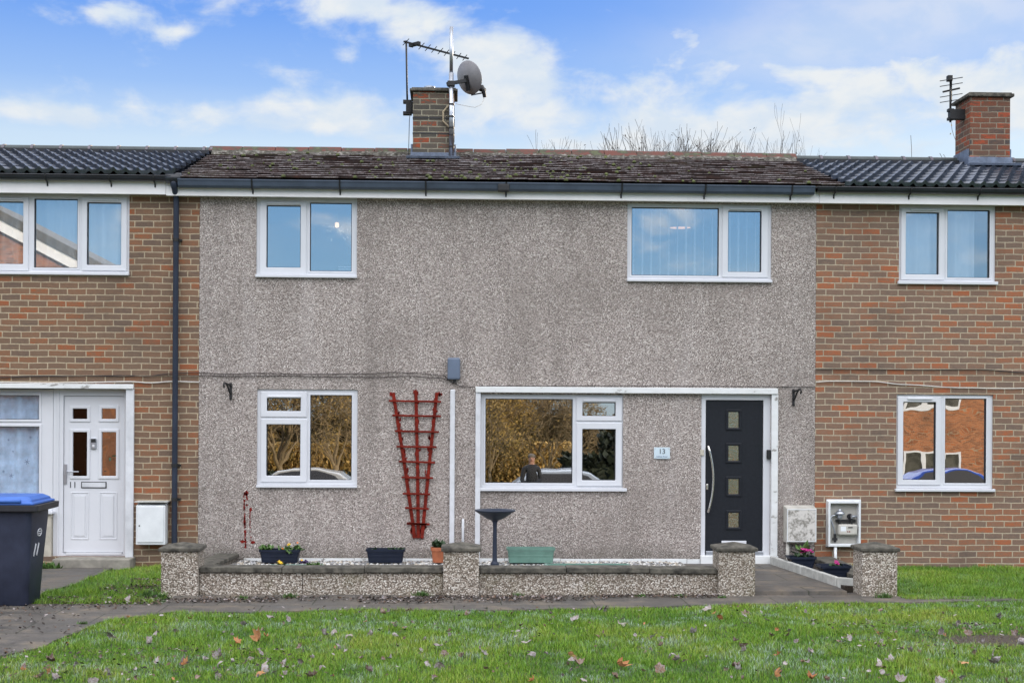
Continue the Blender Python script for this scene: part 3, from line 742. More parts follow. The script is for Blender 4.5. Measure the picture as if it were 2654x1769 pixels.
m_, t, bb, pos = mat('ridge_mortar'); n = t.noise(pos, 14, 5, .7)
t.l.new(t.ramp(n, [(.35, (.035, .032, .024)), (.52, (.085, .078, .06)), (.68, (.30, .28, .25))]), bb.inputs['Base Color']); bb.inputs['Roughness'].default_value = .95
b = MB(); n_ = 260; random.seed(3)
rings = []
for i in range(n_ + 1):
    x = XRL + (XRR - XRL) * i / n_; k = random.uniform(.6, 1.25); j = .004 * math.sin(x * .9 + 1)
    rings.append([(x, YR - .20 - .03 * k, zr - .045 + j), (x, YR - .19 - .02 * k, zr - .045 + .035 * k + j), (x, YR - .12, zr + .04 + j), (x, YR - .10, zr - .05 + j)])
b.loft(rings); b.build('ridge_mortar', m_, h13)

# interlocking double-roll tiles of the brick houses
def roll_tiles(house, x0, x1, dz):
    m_ = bpy.data.materials.get('blue_black_tile')
    if not m_:
        m_, t, bb, pos = mat('blue_black_tile'); n = t.noise(pos, 16, 5, .65)
        tx_, ty_, tz_ = t.sep(pos); wn_ = t.new('ShaderNodeTexWhiteNoise', noise_dimensions='2D'); t.l.new(t.comb(t.math('FLOOR', t.math('DIVIDE', tx_, .292)), t.math('FLOOR', t.math('DIVIDE', ty_, .34)), 0.0), wn_.inputs['Vector'])
        c = t.ramp(t.math('ADD', n, t.math('MULTIPLY', t.math('SUBTRACT', wn_.outputs[0], .5), .30)), [(.3, (.009, .010, .015)), (.55, (.018, .021, .032)), (.75, (.042, .047, .064))])
        t.l.new(c, bb.inputs['Base Color']); t.l.new(t.ramp(n, [(.3, (.22,) * 3), (.8, (.46,) * 3)]), bb.inputs['Roughness'])
        bb.inputs['Specular IOR Level'].default_value = 1.0; bb.inputs['IOR'].default_value = 1.7; bb.inputs['Specular Tint'].default_value = (.78, .87, 1, 1)  # blue of the sky reflection is put into the highlight colour
        t.l.new(t.bump(t.noise(pos, 55, 3), .12, .006), bb.inputs['Normal'])
    NCr = 8; pitch = .146; step = .0122
    nx = int((x1 - x0) / step); xs = x0 + (x1 - x0) * np.arange(nx + 1) / nx
    verts, faces = [], []
    def prof(u):                                   # flat pan, then a steep-sided roll
        u = u % 1.0
        return 0.0 if u < .45 else .034 * (0.5 - 0.5 * math.cos((u - .45) / .55 * 2 * math.pi)) ** .8
    rng = random.Random(int(abs(x0) * 100))
    for c in range(NCr):
        t0, t1 = c / NCr, min((c + 1.12) / NCr, 1.0)
        o = len(verts); L_ = []
        jit = [rng.uniform(-.004, .004) for _ in range(int((x1 - x0) / .292) + 3)]
        for t_, lift in ((t0, .006), (t0, .056), (t0 + (t1 - t0) * .5, .027), (t1, .004)):
            for x in xs:
                h = prof((x - x0) / pitch); j = jit[int((x - x0) / .292)]
                sp = slope_pt(x, t_, lift + h + (j if t_ == t0 else 0), dz); verts.append((sp[0], sp[1], sp[2] - .035 * t_))
        for r_ in range(3):
            for i in range(nx):
                a = o + r_ * (nx + 1) + i; faces.append((a, a + 1, a + nx + 2, a + nx + 1))
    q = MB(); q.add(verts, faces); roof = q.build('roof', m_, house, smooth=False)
    me = roof.data; sm = [True] * len(me.polygons); me.polygons.foreach_set('use_smooth', sm)
    es = roof.modifiers.new('edges', 'EDGE_SPLIT'); es.split_angle = R(35)
    # round capped ridge
    zr_ = slope_pt(0, 1, 0, dz)[2] + .026
    q = MB(); x = x0; mid = plain('black_ridge_tile', (.030, .042, .042), .45, var=.2, vscale=8) if 'ridge_black' not in M else M['ridge_black']; M['ridge_black'] = mid
    if 'ridge_cap' not in M: M['ridge_cap'] = plain('ridge_union', (.14, .12, .14), .6, var=.2)
    while x < x1:
        xe_ = min(x + .39, x1)
        for (a, c_, rr, mi) in ((x, xe_ - .03, .115, 0), (xe_ - .035, xe_, .128, 1)):
            ring = lambda xx, rr: [(xx, YR + rr * math.cos(th), zr_ - .045 + rr * .8 * math.sin(th)) for th in [math.pi * k / 10 for k in range(11)]]
            q.loft([ring(a, rr), ring(c_, rr)], mi)
        x = xe_
    q.build('ridge', [M['ridge_black'], M['ridge_cap']], house)
    q = MB().box(x0, x1, YR - .17, YR - .10, zr_ - .10, zr_ - .02); q.build('ridge_mortar', M['seal'], house)
    rear(house, x0, x1, m_, dz)
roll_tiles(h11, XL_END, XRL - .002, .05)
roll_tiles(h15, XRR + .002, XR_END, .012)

# ---- fascia, gutters
def fascia(house, x0, x1, zb, zt):
    MB().box(x0, x1, -.145, -.12, zb, zt).build('fascia', M['fascia'], house, bevel=.003)
    MB().box(x0, x1, -.12, .0 - .001, zb + .012, zb + .022).build('soffit', M['fascia'], house)
fascia(h13, X13L - .38, X13R - .001, DROP, Z_EAVE + .03)
fascia(h11, XL_END, X13L - .384, DROP + .012, Z_EAVE + .06)
fascia(h15, X13R + .002, XR_END, DROP - .002, Z_EAVE + .03)
# square-line gutter
zg1 = Z_EAVE + .008; zg0 = zg1 - .098
b = MB(); x0, x1 = W(408, 420, -.25)[0], W(1872, 435, -.25)[0]
prof = [(-.148, zg1 - .03), (-.148, zg0 + .01), (-.16, zg0), (-.225, zg0), (-.245, zg0 + .022), (-.258, zg1 - .028), (-.268, zg1 - .012), (-.268, zg1), (-.260, zg1), (-.250, zg1 - .02), (-.235, zg0 + .02), (-.16, zg0 + .012)]
b.loft([[(x, y, z) for y, z in prof] for x in (x0, x1)])
gut = b.build('gutter', M['gutter_blue'], h13)
for vx in (578, 780, 978, 1163, 1429, 1621, 1820):
    x = W(vx, 430, -.26)[0]; q = MB()
    q.tube([(x, -.272, zg1), (x, -.262, zg1 - .03), (x, -.246, zg0 + .015), (x, -.215, zg0 - .006), (x, -.15, zg0 - .02), (x, -.148, zg0 - .06)], .011, 6)
    q.build('bracket', M['dark_metal'], gut)
x = W(1157, 432, -.26)[0]
MB().box(x - .07, x + .07, -.277, -.15, zg0 - .006, zg1 - .02).build('union', M['dark_metal'], gut, bevel=.01)
def half_round(house, x0, x1, zc, brackets):
    q = MB(); r_ = .058; n = 12
    ring = lambda x: [(x, -.205 + r_ * math.cos(math.pi + math.pi * k / n), zc + r_ * math.sin(math.pi + math.pi * k / n)) for k in range(n + 1)] + \
                     [(x, -.205 + (r_ - .006) * math.cos(2 * math.pi - math.pi * k / n), zc + (r_ - .006) * math.sin(2 * math.pi - math.pi * k / n)) for k in range(n + 1)]
    q.loft([ring(x0), ring(x1)]); q.tube([(x0, -.263, zc + .004), (x1, -.263, zc + .004)], .008, 8)
    gt = q.build('gutter', M['gutter_black'], house, smooth=True)
    es = gt.modifiers.new('edges', 'EDGE_SPLIT'); es.split_angle = R(40)
    for vx in brackets:
        x = W(vx, 430, -.21)[0]; q = MB()
        q.tube([(x, -.268, zc + .01)] + [(x, -.205 + (r_ + .005) * math.cos(a), zc + (r_ + .005) * math.sin(a)) for a in [math.pi + .2 * k for k in range(9)]] + [(x, -.16, zc - .075), (x, -.147, zc - .12)], .009, 6)
        q.build('bracket', M['black_iron'], gt)
    return gt
g11 = half_round(h11, XL_END, W(393, 420, -.2)[0], Z_EAVE + .035, (-60, 106, 253, 354))
g15 = half_round(h15, W(1876, 435, -.2)[0], XR_END, Z_EAVE - .006, (1918, 2091, 2250, 2400))
# outlet and downpipe of the left house
xp = W(401.5, 800, -.10)[0]
b = MB(); zc = Z_EAVE + .035
b.tube([(xp, -.205, zc - .02), (xp, -.205, zc - .10), (xp, -.19, zc - .13), (xp, -.075, zc - .22), (xp, -.06, zc - .27), (xp, -.06, .05), (xp, -.06, -.1)], [.05, .045, .034, .034, .034, .034, .034], 16)
dp = b.build('downpipe', M['pipe_blue'], h11, smooth=True)
MB().tube([(W(393, 415, -.2)[0] - .06, -.205, zc - .012), (W(393, 415, -.2)[0] + .12, -.205, zc - .018)], .064, 14).build('outlet', M['gutter_black'], g11, smooth=True)
for vy in (568, 1068, 1298 - 4, 1272 - 0):
    pass
for vy in (551, 1068, 1146):
    z = W(405, vy, -.06)[1]; q = MB().tube([(xp, -.06, z - .02), (xp, -.06, z + .02)], .040, 14); q.box(xp + .03, xp + .065, -.05, .0, z - .012, z + .012); q.build('pipe_clip', M['black_iron'], dp)
# ---- chimneys
def chimney(house, vl, vr, vtop, vcap, vbase, yf, depth, m_, pot=None):
    x0, z0 = W(vl, vbase, yf); x1, _ = W(vr, vbase, yf); zt = W((vl + vr) / 2, vcap, yf)[1]; zc = W((vl + vr) / 2, vtop, yf)[1]
    st = MB().box(x0, x1, yf, yf + depth, z0 - .5, zt).build('chimney', m_, house)
    cp = MB(); cp.box(x0 - .045, x1 + .045, yf - .045, yf + depth + .045, zt + .001, zc - .018); cp.box(x0 - .02, x1 + .02, yf - .02, yf + depth + .02, zc - .018, zc)
    cp.build('cap', M['concrete_dark'], st, bevel=.012)
    fl = MB(); zb = W((vl + vr) / 2, vbase + 17, yf)[1]
    fl.box(x0 - .03, x1 + .03, yf - .025, yf + .02, z0 - .18, z0 + .002)
    fl.box(x0 - .028, x0 - .001, yf + .021, yf + depth, z0 - .1, z0 + .12); fl.box(x1 + .001, x1 + .028, yf + .021, yf + depth, z0 - .1, z0 + .12)
    fl.add([slope_pt(x0 - .08, .735, .095), slope_pt(x1 + .08, .735, .095), (x1 + .05, yf - .026, z0 - .10), (x0 - .05, yf - .026, z0 - .10), slope_pt(x0 - .08, .735, .06), slope_pt(x1 + .08, .735, .06), (x1 + .05, yf - .026, z0 - .25), (x0 - .05, yf - .026, z0 - .25)],
           [(0, 1, 2, 3), (0, 4, 5, 1), (0, 3, 7, 4), (1, 5, 6, 2)])
    fl.build('flashing', M['lead'], st, bevel=.004)
    if pot:
        px, pw = W((pot[0] + pot[1]) / 2, vtop, yf + depth * .4)[0], (pot[1] - pot[0]) / 190 * 1.13 / 2
        q = MB().lathe([(pw, zc - .01), (pw, zc + .02), (pw * .92, zc + .025), (pw * .92, zc + .04), (pw * 1.02, zc + .045), (pw * 1.02, zc + .062), (pw * .85, zc + .068), (pw * .3, zc + .075)], px, yf + depth * .4, 24)
        q.build('chimney_pot', M['galv'], st, smooth=False)
    return x0, x1, z0, zt, zc
YC = 1.98
CH13 = chimney(h13, 948, 1043, 201.5, 210.5, 350.5, YC, .62, M['brick_stack'], (974, 999))
CH15 = chimney(h15, 2228, 2319.7, 212.5, 223, 361, YC, .60, M['brick_stack_red'])
# ------------------------------------------------------------------ ground
ZP = -0.07                                     # pavement
def gz(y):
    if y > -8.5: return -.088
    t = min(1, (-8.5 - y) / 8.0); t = t * t * (3 - 2 * t); return -.088 - 1.18 * t
m_, t, bb, pos = mat('lawn_earth')
n = t.noise(pos, 5, 6, .65); n2_ = t.noise(pos, 45, 4, .7)
c = t.ramp(n, [(.3, (.030, .055, .014)), (.55, (.045, .085, .020)), (.75, (.06, .10, .03))])
c = t.mix(t.math('MULTIPLY', t.sstep(n2_, .5, .7), .5), c, (.05, .042, .025))
bx_, by_, _z = t.sep(pos); bare_c = Gd(2330, 1470, -.085)
q1 = t.math('DIVIDE', t.math('SUBTRACT', bx_, bare_c[0]), .6); q2 = t.math('DIVIDE', t.math('SUBTRACT', by_, bare_c[1]), .34)
bm = t.math('SUBTRACT', t.math('ADD', 1.0, t.math('MULTIPLY', t.math('SUBTRACT', n, .5), 2.0)), t.math('ADD', t.math('MULTIPLY', q1, q1), t.math('MULTIPLY', q2, q2)))
c = t.mix(t.sstep(bm, -.1, .3), c, t.ramp(n2_, [(.35, (.035, .025, .018)), (.6, (.085, .066, .05)), (.75, (.16, .14, .12))]))
t.l.new(c, bb.inputs['Base Color']); bb.inputs['Roughness'].default_value = .95; t.l.new(t.bump(n2_, .6, .02), bb.inputs['Normal'])
M['earth'] = m_
ys_ = [400, 60, 20, 8, 2, -2, -5, -7, -8.5] + [-9 - .5 * k for k in range(16)] + [-18, -25, -40, -80, -400]
xs_ = [-400, -60, -20, -8, 0, 8, 20, 60, 400]
b = MB(); b.add([(x, y, gz(y)) for y in ys_ for x in xs_], [(i * 9 + j, (i + 1) * 9 + j, (i + 1) * 9 + j + 1, i * 9 + j + 1) for i in range(len(ys_) - 1) for j in range(8)])
b.build('ground', M['earth'], smooth=True)['kind'] = 'structure'
# paving: worn concrete slabs with joints
m_, t, bb, pos = mat('paving_slab')
x, y, z = t.sep(pos)
j = t.new('ShaderNodeTexBrick'); t.l.new(pos, j.inputs['Vector']); j.inputs['Scale'].default_value = 1.0
j.inputs['Mortar Size'].default_value = .007; j.inputs['Brick Width'].default_value = .92; j.inputs['Row Height'].default_value = .61; j.inputs['Mortar Smooth'].default_value = .3
j.inputs['Color1'].default_value = (.42, .42, .42, 1); j.inputs['Color2'].default_value = (.62, .60, .58, 1); j.inputs['Mortar'].default_value = (0, 0, 0, 1)
n = t.noise(pos, 3.0, 6, .62); n2_ = t.noise(pos, 22, 5, .65)
c = t.ramp(n, [(.28, (.058, .055, .052)), (.5, (.098, .088, .078)), (.72, (.175, .142, .105))])
c = t.mix(.5, c, j.outputs['Color'], 'OVERLAY')
c = t.mix(t.math('MULTIPLY', t.sstep(n2_, .50, .66), .55), c, (.065, .060, .045))
c = t.mix(t.math('MULTIPLY', j.outputs['Fac'], .85), c, (.030, .034, .018))
t.l.new(c, bb.inputs['Base Color']); t.l.new(t.ramp(n, [(.3, (.45,) * 3), (.7, (.85,) * 3)]), bb.inputs['Roughness'])
t.l.new(t.bump(t.math('SUBTRACT', n2_, j.outputs['Fac']), .35, .01), bb.inputs['Normal'])
M['paving'] = m_
def sheet(name, pts, z, m_, thick=.12):
    b = MB(); b.loft([[(x, y, z - thick) for x, y in pts], [(x, y, z) for x, y in pts]]); o = b.build(name, m_); o['kind'] = 'structure'; return o
front = [(-330, 1590), (-120, 1535), (0, 1504), (100, 1483), (125, 1468), (175, 1450), (213, 1433), (250, 1419), (325, 1413), (400, 1402), (590, 1404), (700, 1400), (850, 1396), (1010, 1399), (1174, 1398), (1300, 1395), (1450, 1393), (1610, 1387), (1764, 1385), (1914, 1382), (2089, 1381), (2400, 1374), (2800, 1370)]
fpts = [Gd(vx, vy + 1, ZP) for vx, vy in front]; fpts[0] = (-10.0, fpts[0][1])
PAVE_FRONT = fpts
xl, xr = fpts[0][0], fpts[-1][0]
YB = -2.62
bl = Gd(60, 1386, ZP)
back = [(xr, YB - .30), (Gd(2064, 1368, ZP)[0], YB - .30), (Gd(2064, 1368, ZP)[0], YB), (Gd(372, 1386, ZP)[0], YB), (Gd(372, 1386, ZP)[0], bl[1]), (xl, bl[1])]
sheet('pavement', fpts + back, ZP, M['paving'])
pth = [Gd(*q, ZP) for q in ((-330, 1386.5), (64, 1386.5), (100, 1359), (172, 1341), (243, 1311))]
sheet('path', [(pth[0][0], bl[1] + .003)] + [(pth[1][0], bl[1] + .003)] + pth[2:] + [(pth[4][0], -.302), (pth[0][0], -.302)], ZP + .004, M['paving'])
PATH_L = pth

# ------------------------------------------------------------------ front garden: piers, dwarf walls, bed
def px_at(vx, vy, Y): return W(vx, vy, Y)[0]
YW = -2.92                                     # front face of piers
def pier(name, vl, vr, label):
    x0, x1 = W(vl, 1330, YW)[0], W(vr, 1330, YW)[0]; w_ = x1 - x0; cx = (x0 + x1) / 2
    zc = W((vl + vr) / 2, 1266, YW)[1]; za = W((vl + vr) / 2, 1243.5, YW + w_ / 2)[1]
    p = thing(name, (cx, YW + w_ / 2, ZP - .03), label, 'gate pier', 'capped pebbledash piers of the garden wall')
    q = MB().box(x0, x1, YW, YW + w_, ZP - .05, zc)
    st = q.build('post', M['dash_wall'], p, bevel=.012, seg=3)
    e = .022; zt = zc + .040
    ring = lambda k, z: [(cx - w_ / 2 - k, YW - k, z), (cx + w_ / 2 + k, YW - k, z), (cx + w_ / 2 + k, YW + w_ + k, z), (cx - w_ / 2 - k, YW + w_ + k, z)]
    c = MB().loft([ring(e, zc + .001), ring(e + .002, zt - .008), ring(e - .006, zt), ring(-w_ / 2 + .012, za)])
    c.build('cap', M['concrete_dark'], p, bevel=.006)
    return x0, x1, zc
P1 = pier('garden_pier', 369.4, 454.5, 'capped pebbledash pier beside the white meter box and downpipe')
P2 = pier('garden_pier', 1018, 1100.5, 'capped pebbledash pier between the two wall runs, left of the birdbath')
P3 = pier('garden_pier', 1651, 1735, 'capped pebbledash pier standing in front of the dark front door')
P4 = pier('garden_pier', 1981, 2061.5, 'capped pebbledash pier in front of the open gas meter box')
zcop = W(1300, 1303.5, YW + .05)[1]
def dwarf(xa, xb, label, crack=()):
    p = thing('garden_wall', ((xa + xb) / 2, YW + .2, ZP), label, 'garden wall', 'low pebbledash garden walls')
    q = MB(); cuts = [xa] + [c for c in crack] + [xb]
    for a, c in zip(cuts, cuts[1:]): q.box(a + (.003 if a != xa else 0), c - (.003 if c != xb else 0), YW + .085, YW + .29, ZP - .05, zcop - .058)
    q.build('wall', M['dash_wall'], p, bevel=.006)
    x = xa; random.seed(int(xb * 10)); q = MB()
    while x < xb - .01:
        ln = min(random.choice([.84, .86, .9]), xb - x)
        if xb - x - ln < .25: ln = xb - x
        dz_ = random.uniform(-.004, .004)
        q.box(x + .003, x + ln - .003, YW + .055, YW + .33, zcop - .057 + dz_, zcop + dz_); x += ln
    q.build('coping', M['concrete_dark'], p, bevel=.009)
dwarf(P1[1] + .002, P2[0] - .002, 'low pebbledash garden wall in front of the navy trough planters', [W(694, 1340, YW + .08)[0]])
dwarf(P2[1] + .002, P3[0] - .002, 'low pebbledash garden wall below the birdbath and the pale green trough')
# side return walls
def side_wall(a, b_, ztop, label, m_):
    (xa, ya), (xb, yb) = a, b_; dx, dy = xb - xa, yb - ya; L_ = math.hypot(dx, dy); nx, ny = -dy / L_, dx / L_
    p = thing('garden_wall', ((xa + xb) / 2, (ya + yb) / 2, ZP), label, 'garden wall', 'low pebbledash garden walls')
    def strip(h, z0, z1): return MB().loft([[(xa + nx * h, ya + ny * h, z), (xa - nx * h, ya - ny * h, z), (xb - nx * h, yb - ny * h, z), (xb + nx * h, yb + ny * h, z)] for z in (z0, z1)])
    strip(.085, ZP - .05, ztop - .051).build('wall', m_, p, bevel=.006); strip(.13, ztop - .05, ztop).build('coping', M['concrete_dark'], p, bevel=.01)
side_wall((-2.74, -.03), (-2.92, YW + .38), .085, 'low side wall with a worn coping running from the left pier back to the house', M['dash_wall'])
side_wall((4.52, -.03), (4.46, YW + .38), .06, 'low brown side wall behind the two pots of pink flowers', M['dash_wall'])
# gravel bed
m_, t, bb, pos = mat('pale_gravel'); vo = t.voro(pos, 34); 
c = t.ramp(t.sep(vo['Color'])[0], [(0, (.16, .15, .14)), (.4, (.36, .34, .31)), (.7, (.52, .50, .46)), (1, (.72, .70, .66))])
c = t.mix(t.math('MULTIPLY', t.sstep(vo['Distance'], .35, .7), .85), c, (.05, .045, .035))
t.l.new(c, bb.inputs['Base Color']); bb.inputs['Roughness'].default_value = .85; t.l.new(t.bump(t.math('SUBTRACT', 1.0, vo['Distance']), 1.0, .03), bb.inputs['Normal'])
M['gravel'] = m_
gx0, gx1 = -2.62, W(1608, 1290, 0)[0] - .35
sheet('gravel_bed', [(-2.83, YW + .34), (P3[0] + .05, YW + .34), (P3[0] + .05, -.03), (-2.64, -.03)], -.012, M['gravel'])
random.seed(17); b = MB()
ico = [(0, 0, 1)] + [(.87 * math.cos(a * 1.2566), .87 * math.sin(a * 1.2566), .42) for a in range(5)] + [(.87 * math.cos(a * 1.2566 + .63), .87 * math.sin(a * 1.2566 + .63), -.42) for a in range(5)]
icf = [(0, 1 + k, 1 + (k + 1) % 5) for k in range(5)] + [(1 + k, 6 + k, 1 + (k + 1) % 5) for k in range(5)] + [(1 + (k + 1) % 5, 6 + k, 6 + (k + 1) % 5) for k in range(5)]
for k in range(3600):
    x = random.uniform(-2.6, P3[0] - .0); y = -.05 - 1.35 * random.random() ** 1.3; s = random.uniform(.009, .021)
    ca, sa = math.cos(k), math.sin(k); e1, e2 = random.uniform(.8, 1.4), random.uniform(.5, .8)
    b.add([(x + s * (px * e1 * ca - py * sa), y + s * (px * e1 * sa + py * ca), -.008 + s * pz * e2) for px, py, pz in ico], icf, k % 4)
gms = [plain('pebble_%s' % n_, c_, .8, var=.15) for n_, c_ in (('white', (.66, .65, .62)), ('grey', (.33, .33, .34)), ('buff', (.48, .42, .34)), ('dark', (.16, .155, .15)))]
o = b.build('gravel', gms); o['kind'] = 'stuff'; o['label'] = 'loose pale gravel filling the bed under the house wall'
# path slab to the dark door, its edging stones and the small flower bed
ex0, ey0 = Gd(1785, 1300, -.03); ex1, ey1 = Gd(1924, 1345, -.03)
sheet('door_path', [(P3[0] + .08, -2.83), (ex1 - .02, -2.83), (ex1 - .02, ey1), (ex0 - .02, -.055), (P3[0] + .08, -.055)], -.03, M['paving'], .14)
p = thing('edging', ((ex0 + ex1) / 2, -1.4, -.05), 'pale concrete edging stones along the door path and flower bed', 'edging')
pts = [(ex0, -.07), (ex1, ey1), (W(1958, 1345, ey1 - .1)[0] + .03, ey1 - .14)]
segs = []
n_ = 4
for i in range(n_): segs.append(((pts[0][0] + (pts[1][0] - pts[0][0]) * i / n_, pts[0][1] + (pts[1][1] - pts[0][1]) * i / n_), (pts[0][0] + (pts[1][0] - pts[0][0]) * (i + 1) / n_, pts[0][1] + (pts[1][1] - pts[0][1]) * (i + 1) / n_)))
segs.append((pts[1], pts[2]))
for (a, c_) in segs:
    a, c_ = Vector((*a, 0)), Vector((*c_, 0)); d = (c_ - a).normalized() * .004
    q = MB().bar((a.x + d.x, a.y + d.y, .005), (c_.x - d.x, c_.y - d.y, .005 + random.uniform(-.004, .004)), .052, .125); q.build('edging_stone', M['concrete_pale'], p, bevel=.012, seg=3)
sheet('flower_bed', [(ex0 + .02, -.03), (4.44, -.03), (4.40, YW + .38), (ex1 + .02, YW + .36), (ex1 + .02, ey1)], -.01, M['soil'], .1)

# ------------------------------------------------------------------ wall furniture
# white trunking and small pipe
r = WR((1032.8, 894, 1044.3, 1290), -.03); o = MB().box(r[0], r[1], -.045, -.004, -.01, r[3]).build('cable_trunking', M['white_paint'], None, ((r[0] + r[1]) / 2, 0, 0), bevel=.014, seg=3)
tag(o, 'tall white vertical trunking running down the wall under the grey junction box', 'trunking')
x, z = W(1063.5, 1192, -.05); o = MB().tube([(x, -.004, z - .02), (x, -.035, z - .006), (x, -.045, z - .03), (x, -.045, -.02)], .0155, 10).build('waste_pipe', M['white_paint'], None, (x, 0, 0), smooth=True)
tag(o, 'short thin white pipe on the wall behind the middle pier', 'pipe')
# junction box
r = WR((1027.8, 821, 1057, 871.5), -.08); jb = thing('junction_box', ((r[0] + r[1]) / 2, 0, r[2]), 'blue grey telephone junction box on the pebbledash wall above the trunking', 'junction box')
MB().box(r[0], r[1], -.085, -.004, r[2], r[3]).build('cover', M['grey_box'], jb, bevel=.022, seg=4)
q = MB()
for k in range(3): q.tube([((r[0] + r[1]) / 2 + .012 * (k - 1) + .01, -.05, r[2] + .01), ((r[0] + r[1]) / 2 + .012 * (k - 1) + .01, -.045, r[2] - .035)], .006, 6)
q.build('cable_entry', M['black_iron'], jb)
BX = (r[0], r[1], r[2], r[3])
def cable(pts, rad, m_, label, Y=-.02, name='cable'):
    P = []
    for i in range(len(pts) - 1):
        (ax, ay), (bx, by) = pts[i], pts[i + 1]
        for k in range(5):
            t = k / 5; P.append((ax + (bx - ax) * t, ay + (by - ay) * (3 * t * t - 2 * t ** 3)))
    P.append(pts[-1])
    V = []
    for vx, vy in P:
        x, z = W(vx, vy, Y); V.append((x, Y, z))
    o = MB().tube(V, rad, 6).build(name, m_, None, V[0], smooth=True); return tag(o, label, 'cable', 'cables pinned along the house fronts')
cable([(-60, 869), (100, 864), (290, 862), (330, 864), (398, 857), (457, 855), (520, 859), (590, 856.5), (700, 859), (850, 858), (900, 854.5), (960, 857), (1020, 862), (1030, 871)], .0050, M['cable_brown'], 'upper brown cable sagging along the left house front to the junction box')
cable([(-60, 866), (100, 862.5), (290, 864), (398, 862), (457, 862), (530, 864), (640, 862.5), (760, 865.5), (860, 866), (935, 863.5), (1015, 868), (1028, 872), (1040, 879), (1062, 887), (1090, 888)], .0046, M['cable_brown'], 'lower brown cable running left of the junction box over the pebbledash', Y=-.018)
cable([(-60, 877), (120, 879), (180, 878), (300, 876), (345, 879), (398, 875.5), (457, 877)], .0075, M['cable_white'], 'white cable above the white panelled door of the left house')
cable([(1100, 885.5), (1300, 886), (1500, 885.5), (1700, 887), (1873, 888.5)], .004, M['cable_black'], 'black cable lying along the top of the white door lintel', Y=-.012)
cable([(1874, 847.5), (1990, 848), (2110, 849), (2250, 848.5), (2352, 855), (2460, 862)], .0065, M['cable_black'], 'black cable along the red brick house below its upper window')
cable([(1874, 877), (1905, 875), (2000, 875.5), (2080, 883), (2200, 890), (2300, 892), (2460, 889)], .0065, M['cable_white'], 'white cable dipping across the red brick wall above the lower window')
# hanging basket brackets
def hook(vx, vt, vb, s, label):
    x, zt = W(vx, vt, -.05); _, zb = W(vx, vb, -.05)
    q = MB().box(x - .015, x + .015, -.018, -.002, zb, zt)
    q.tube([(x, -.012, zt - .03), (x + s * .05, -.12, zt - .012), (x + s * .075, -.20, zt + .0), (x + s * .085, -.23, zt - .03), (x + s * .08, -.215, zt - .055)], .012, 7)
    q.tube([(x, -.012, zb + .07), (x + s * .018, -.05, zb + .09), (x + s * .035, -.10, zt - .05), (x + s * .055, -.14, zt - .015)], .011, 7)
    q.tube([(x, -.02, zb + .0), (x, -.045, zb - .005), (x, -.05, zb + .02)], .007, 6)
    o = q.build('basket_bracket', M['black_iron'], None, (x, 0, zb), smooth=False); tag(o, label, 'bracket', 'iron hanging basket brackets')
hook(529, 879, 917, -.6, 'black iron hanging basket bracket left of the lower left window')
hook(1824.5, 893.5, 931, .5, 'black iron hanging basket bracket right of the dark front door')
# house number plate
r = WR((1502, 1026.7, 1538.7, 1053), -.015); sg = thing('number_sign', ((r[0] + r[1]) / 2, 0, r[2]), 'small pale glass house number plate reading 13 beside the dark door', 'house sign')
MB().box(r[0], r[1], -.022, -.014, r[2], r[3]).build('plate', M['sign_glass'], sg, bevel=.003)
q = MB()
for a in (r[0] + .015, r[1] - .015):
    for z in (r[2] + .015, r[3] - .015): q.tube([(a, -.026, z), (a, .0, z)], .004, 8)
q.build('fixing', M['steel'], sg)
text_part('numeral', '13', .088, ((r[0] + r[1]) / 2, -.0225, r[2] + .088), M['num_black'], sg)
text_part('lettering', 'Jubilee Road', .027, ((r[0] + r[1]) / 2, -.0225, r[2] + .026), M['num_blue'], sg)
# bell push and camera bell at the dark door
r = WR((1608, 1032, 1616.6, 1045), -.0); o = MB().box(r[0], r[1], -.012, YF - .011, r[2], r[3]).build('bell_push', M['render_cream'], None, ((r[0] + r[1]) / 2, 0, r[2]), bevel=.004); tag(o, 'small cream bell push on the left edge of the white door frame', 'bell push')
r = WR((1762, 1032.5, 1770.5, 1053.5), -.03); o = MB().box(r[0], r[1], -.045, YF - .011, r[2], r[3]).build('camera_doorbell', M['black_iron'], None, ((r[0] + r[1]) / 2, 0, r[2]), bevel=.006); tag(o, 'black video doorbell on the right side of the dark door frame', 'doorbell')
# fan trellis
tr = thing('fan_trellis', (W(957, 1240, -.03)[0], -.02, W(957, 1240)[1]), 'red painted wooden fan trellis fixed to the pebbledash wall', 'trellis')
fu = lambda x, y: ((500 + x / 3.357) / 1.12836, (900 + y / 3.357) / 1.12836)
f4 = lambda x, y: ((664 + x / 3.539) / 1.12836, (1326 + y / 3.539) / 1.12836)
def p3(v, Y): a, c_ = W(*v, Y); return (a, Y, c_)
for k, (a, mid_, c_) in enumerate(((fu(1742, 392), fu(1850, 1080), f4(1455, 240)), (fu(1940, 378), fu(1955, 1060), f4(1487, 240)), (fu(2122, 392), fu(2050, 1080), f4(1520, 240)))):
    q = MB(); A, B, C_ = p3(a, -.016), p3(mid_, -.016), p3(c_, -.016)
    q.bar(A, B, .040, .020, up=(0, 1, 0)); q.bar(B, C_, .042, .0205, up=(0, 1, 0)); q.build('upright', M['red_paint'], tr, bevel=.003)
random.seed(9)
for (xa, xb, y) in ((1705, 2160, 468), (1735, 2158, 595), (1757, 2140, 732), (1770, 2120, 863), (1790, 2107, 997), (1815, 2090, 1132), (1825, 2065, 1272), (1845, 2052, 1400), (1862, 2037, 1532)):
    q = MB(); q.bar(p3(fu(xa, y - 4 + random.uniform(-3, 3)), -.036), p3(fu(xb, y + 3), -.036), .024, .018, up=(0, 1, 0)); q.build('slat', M['red_paint'], tr, bevel=.003)
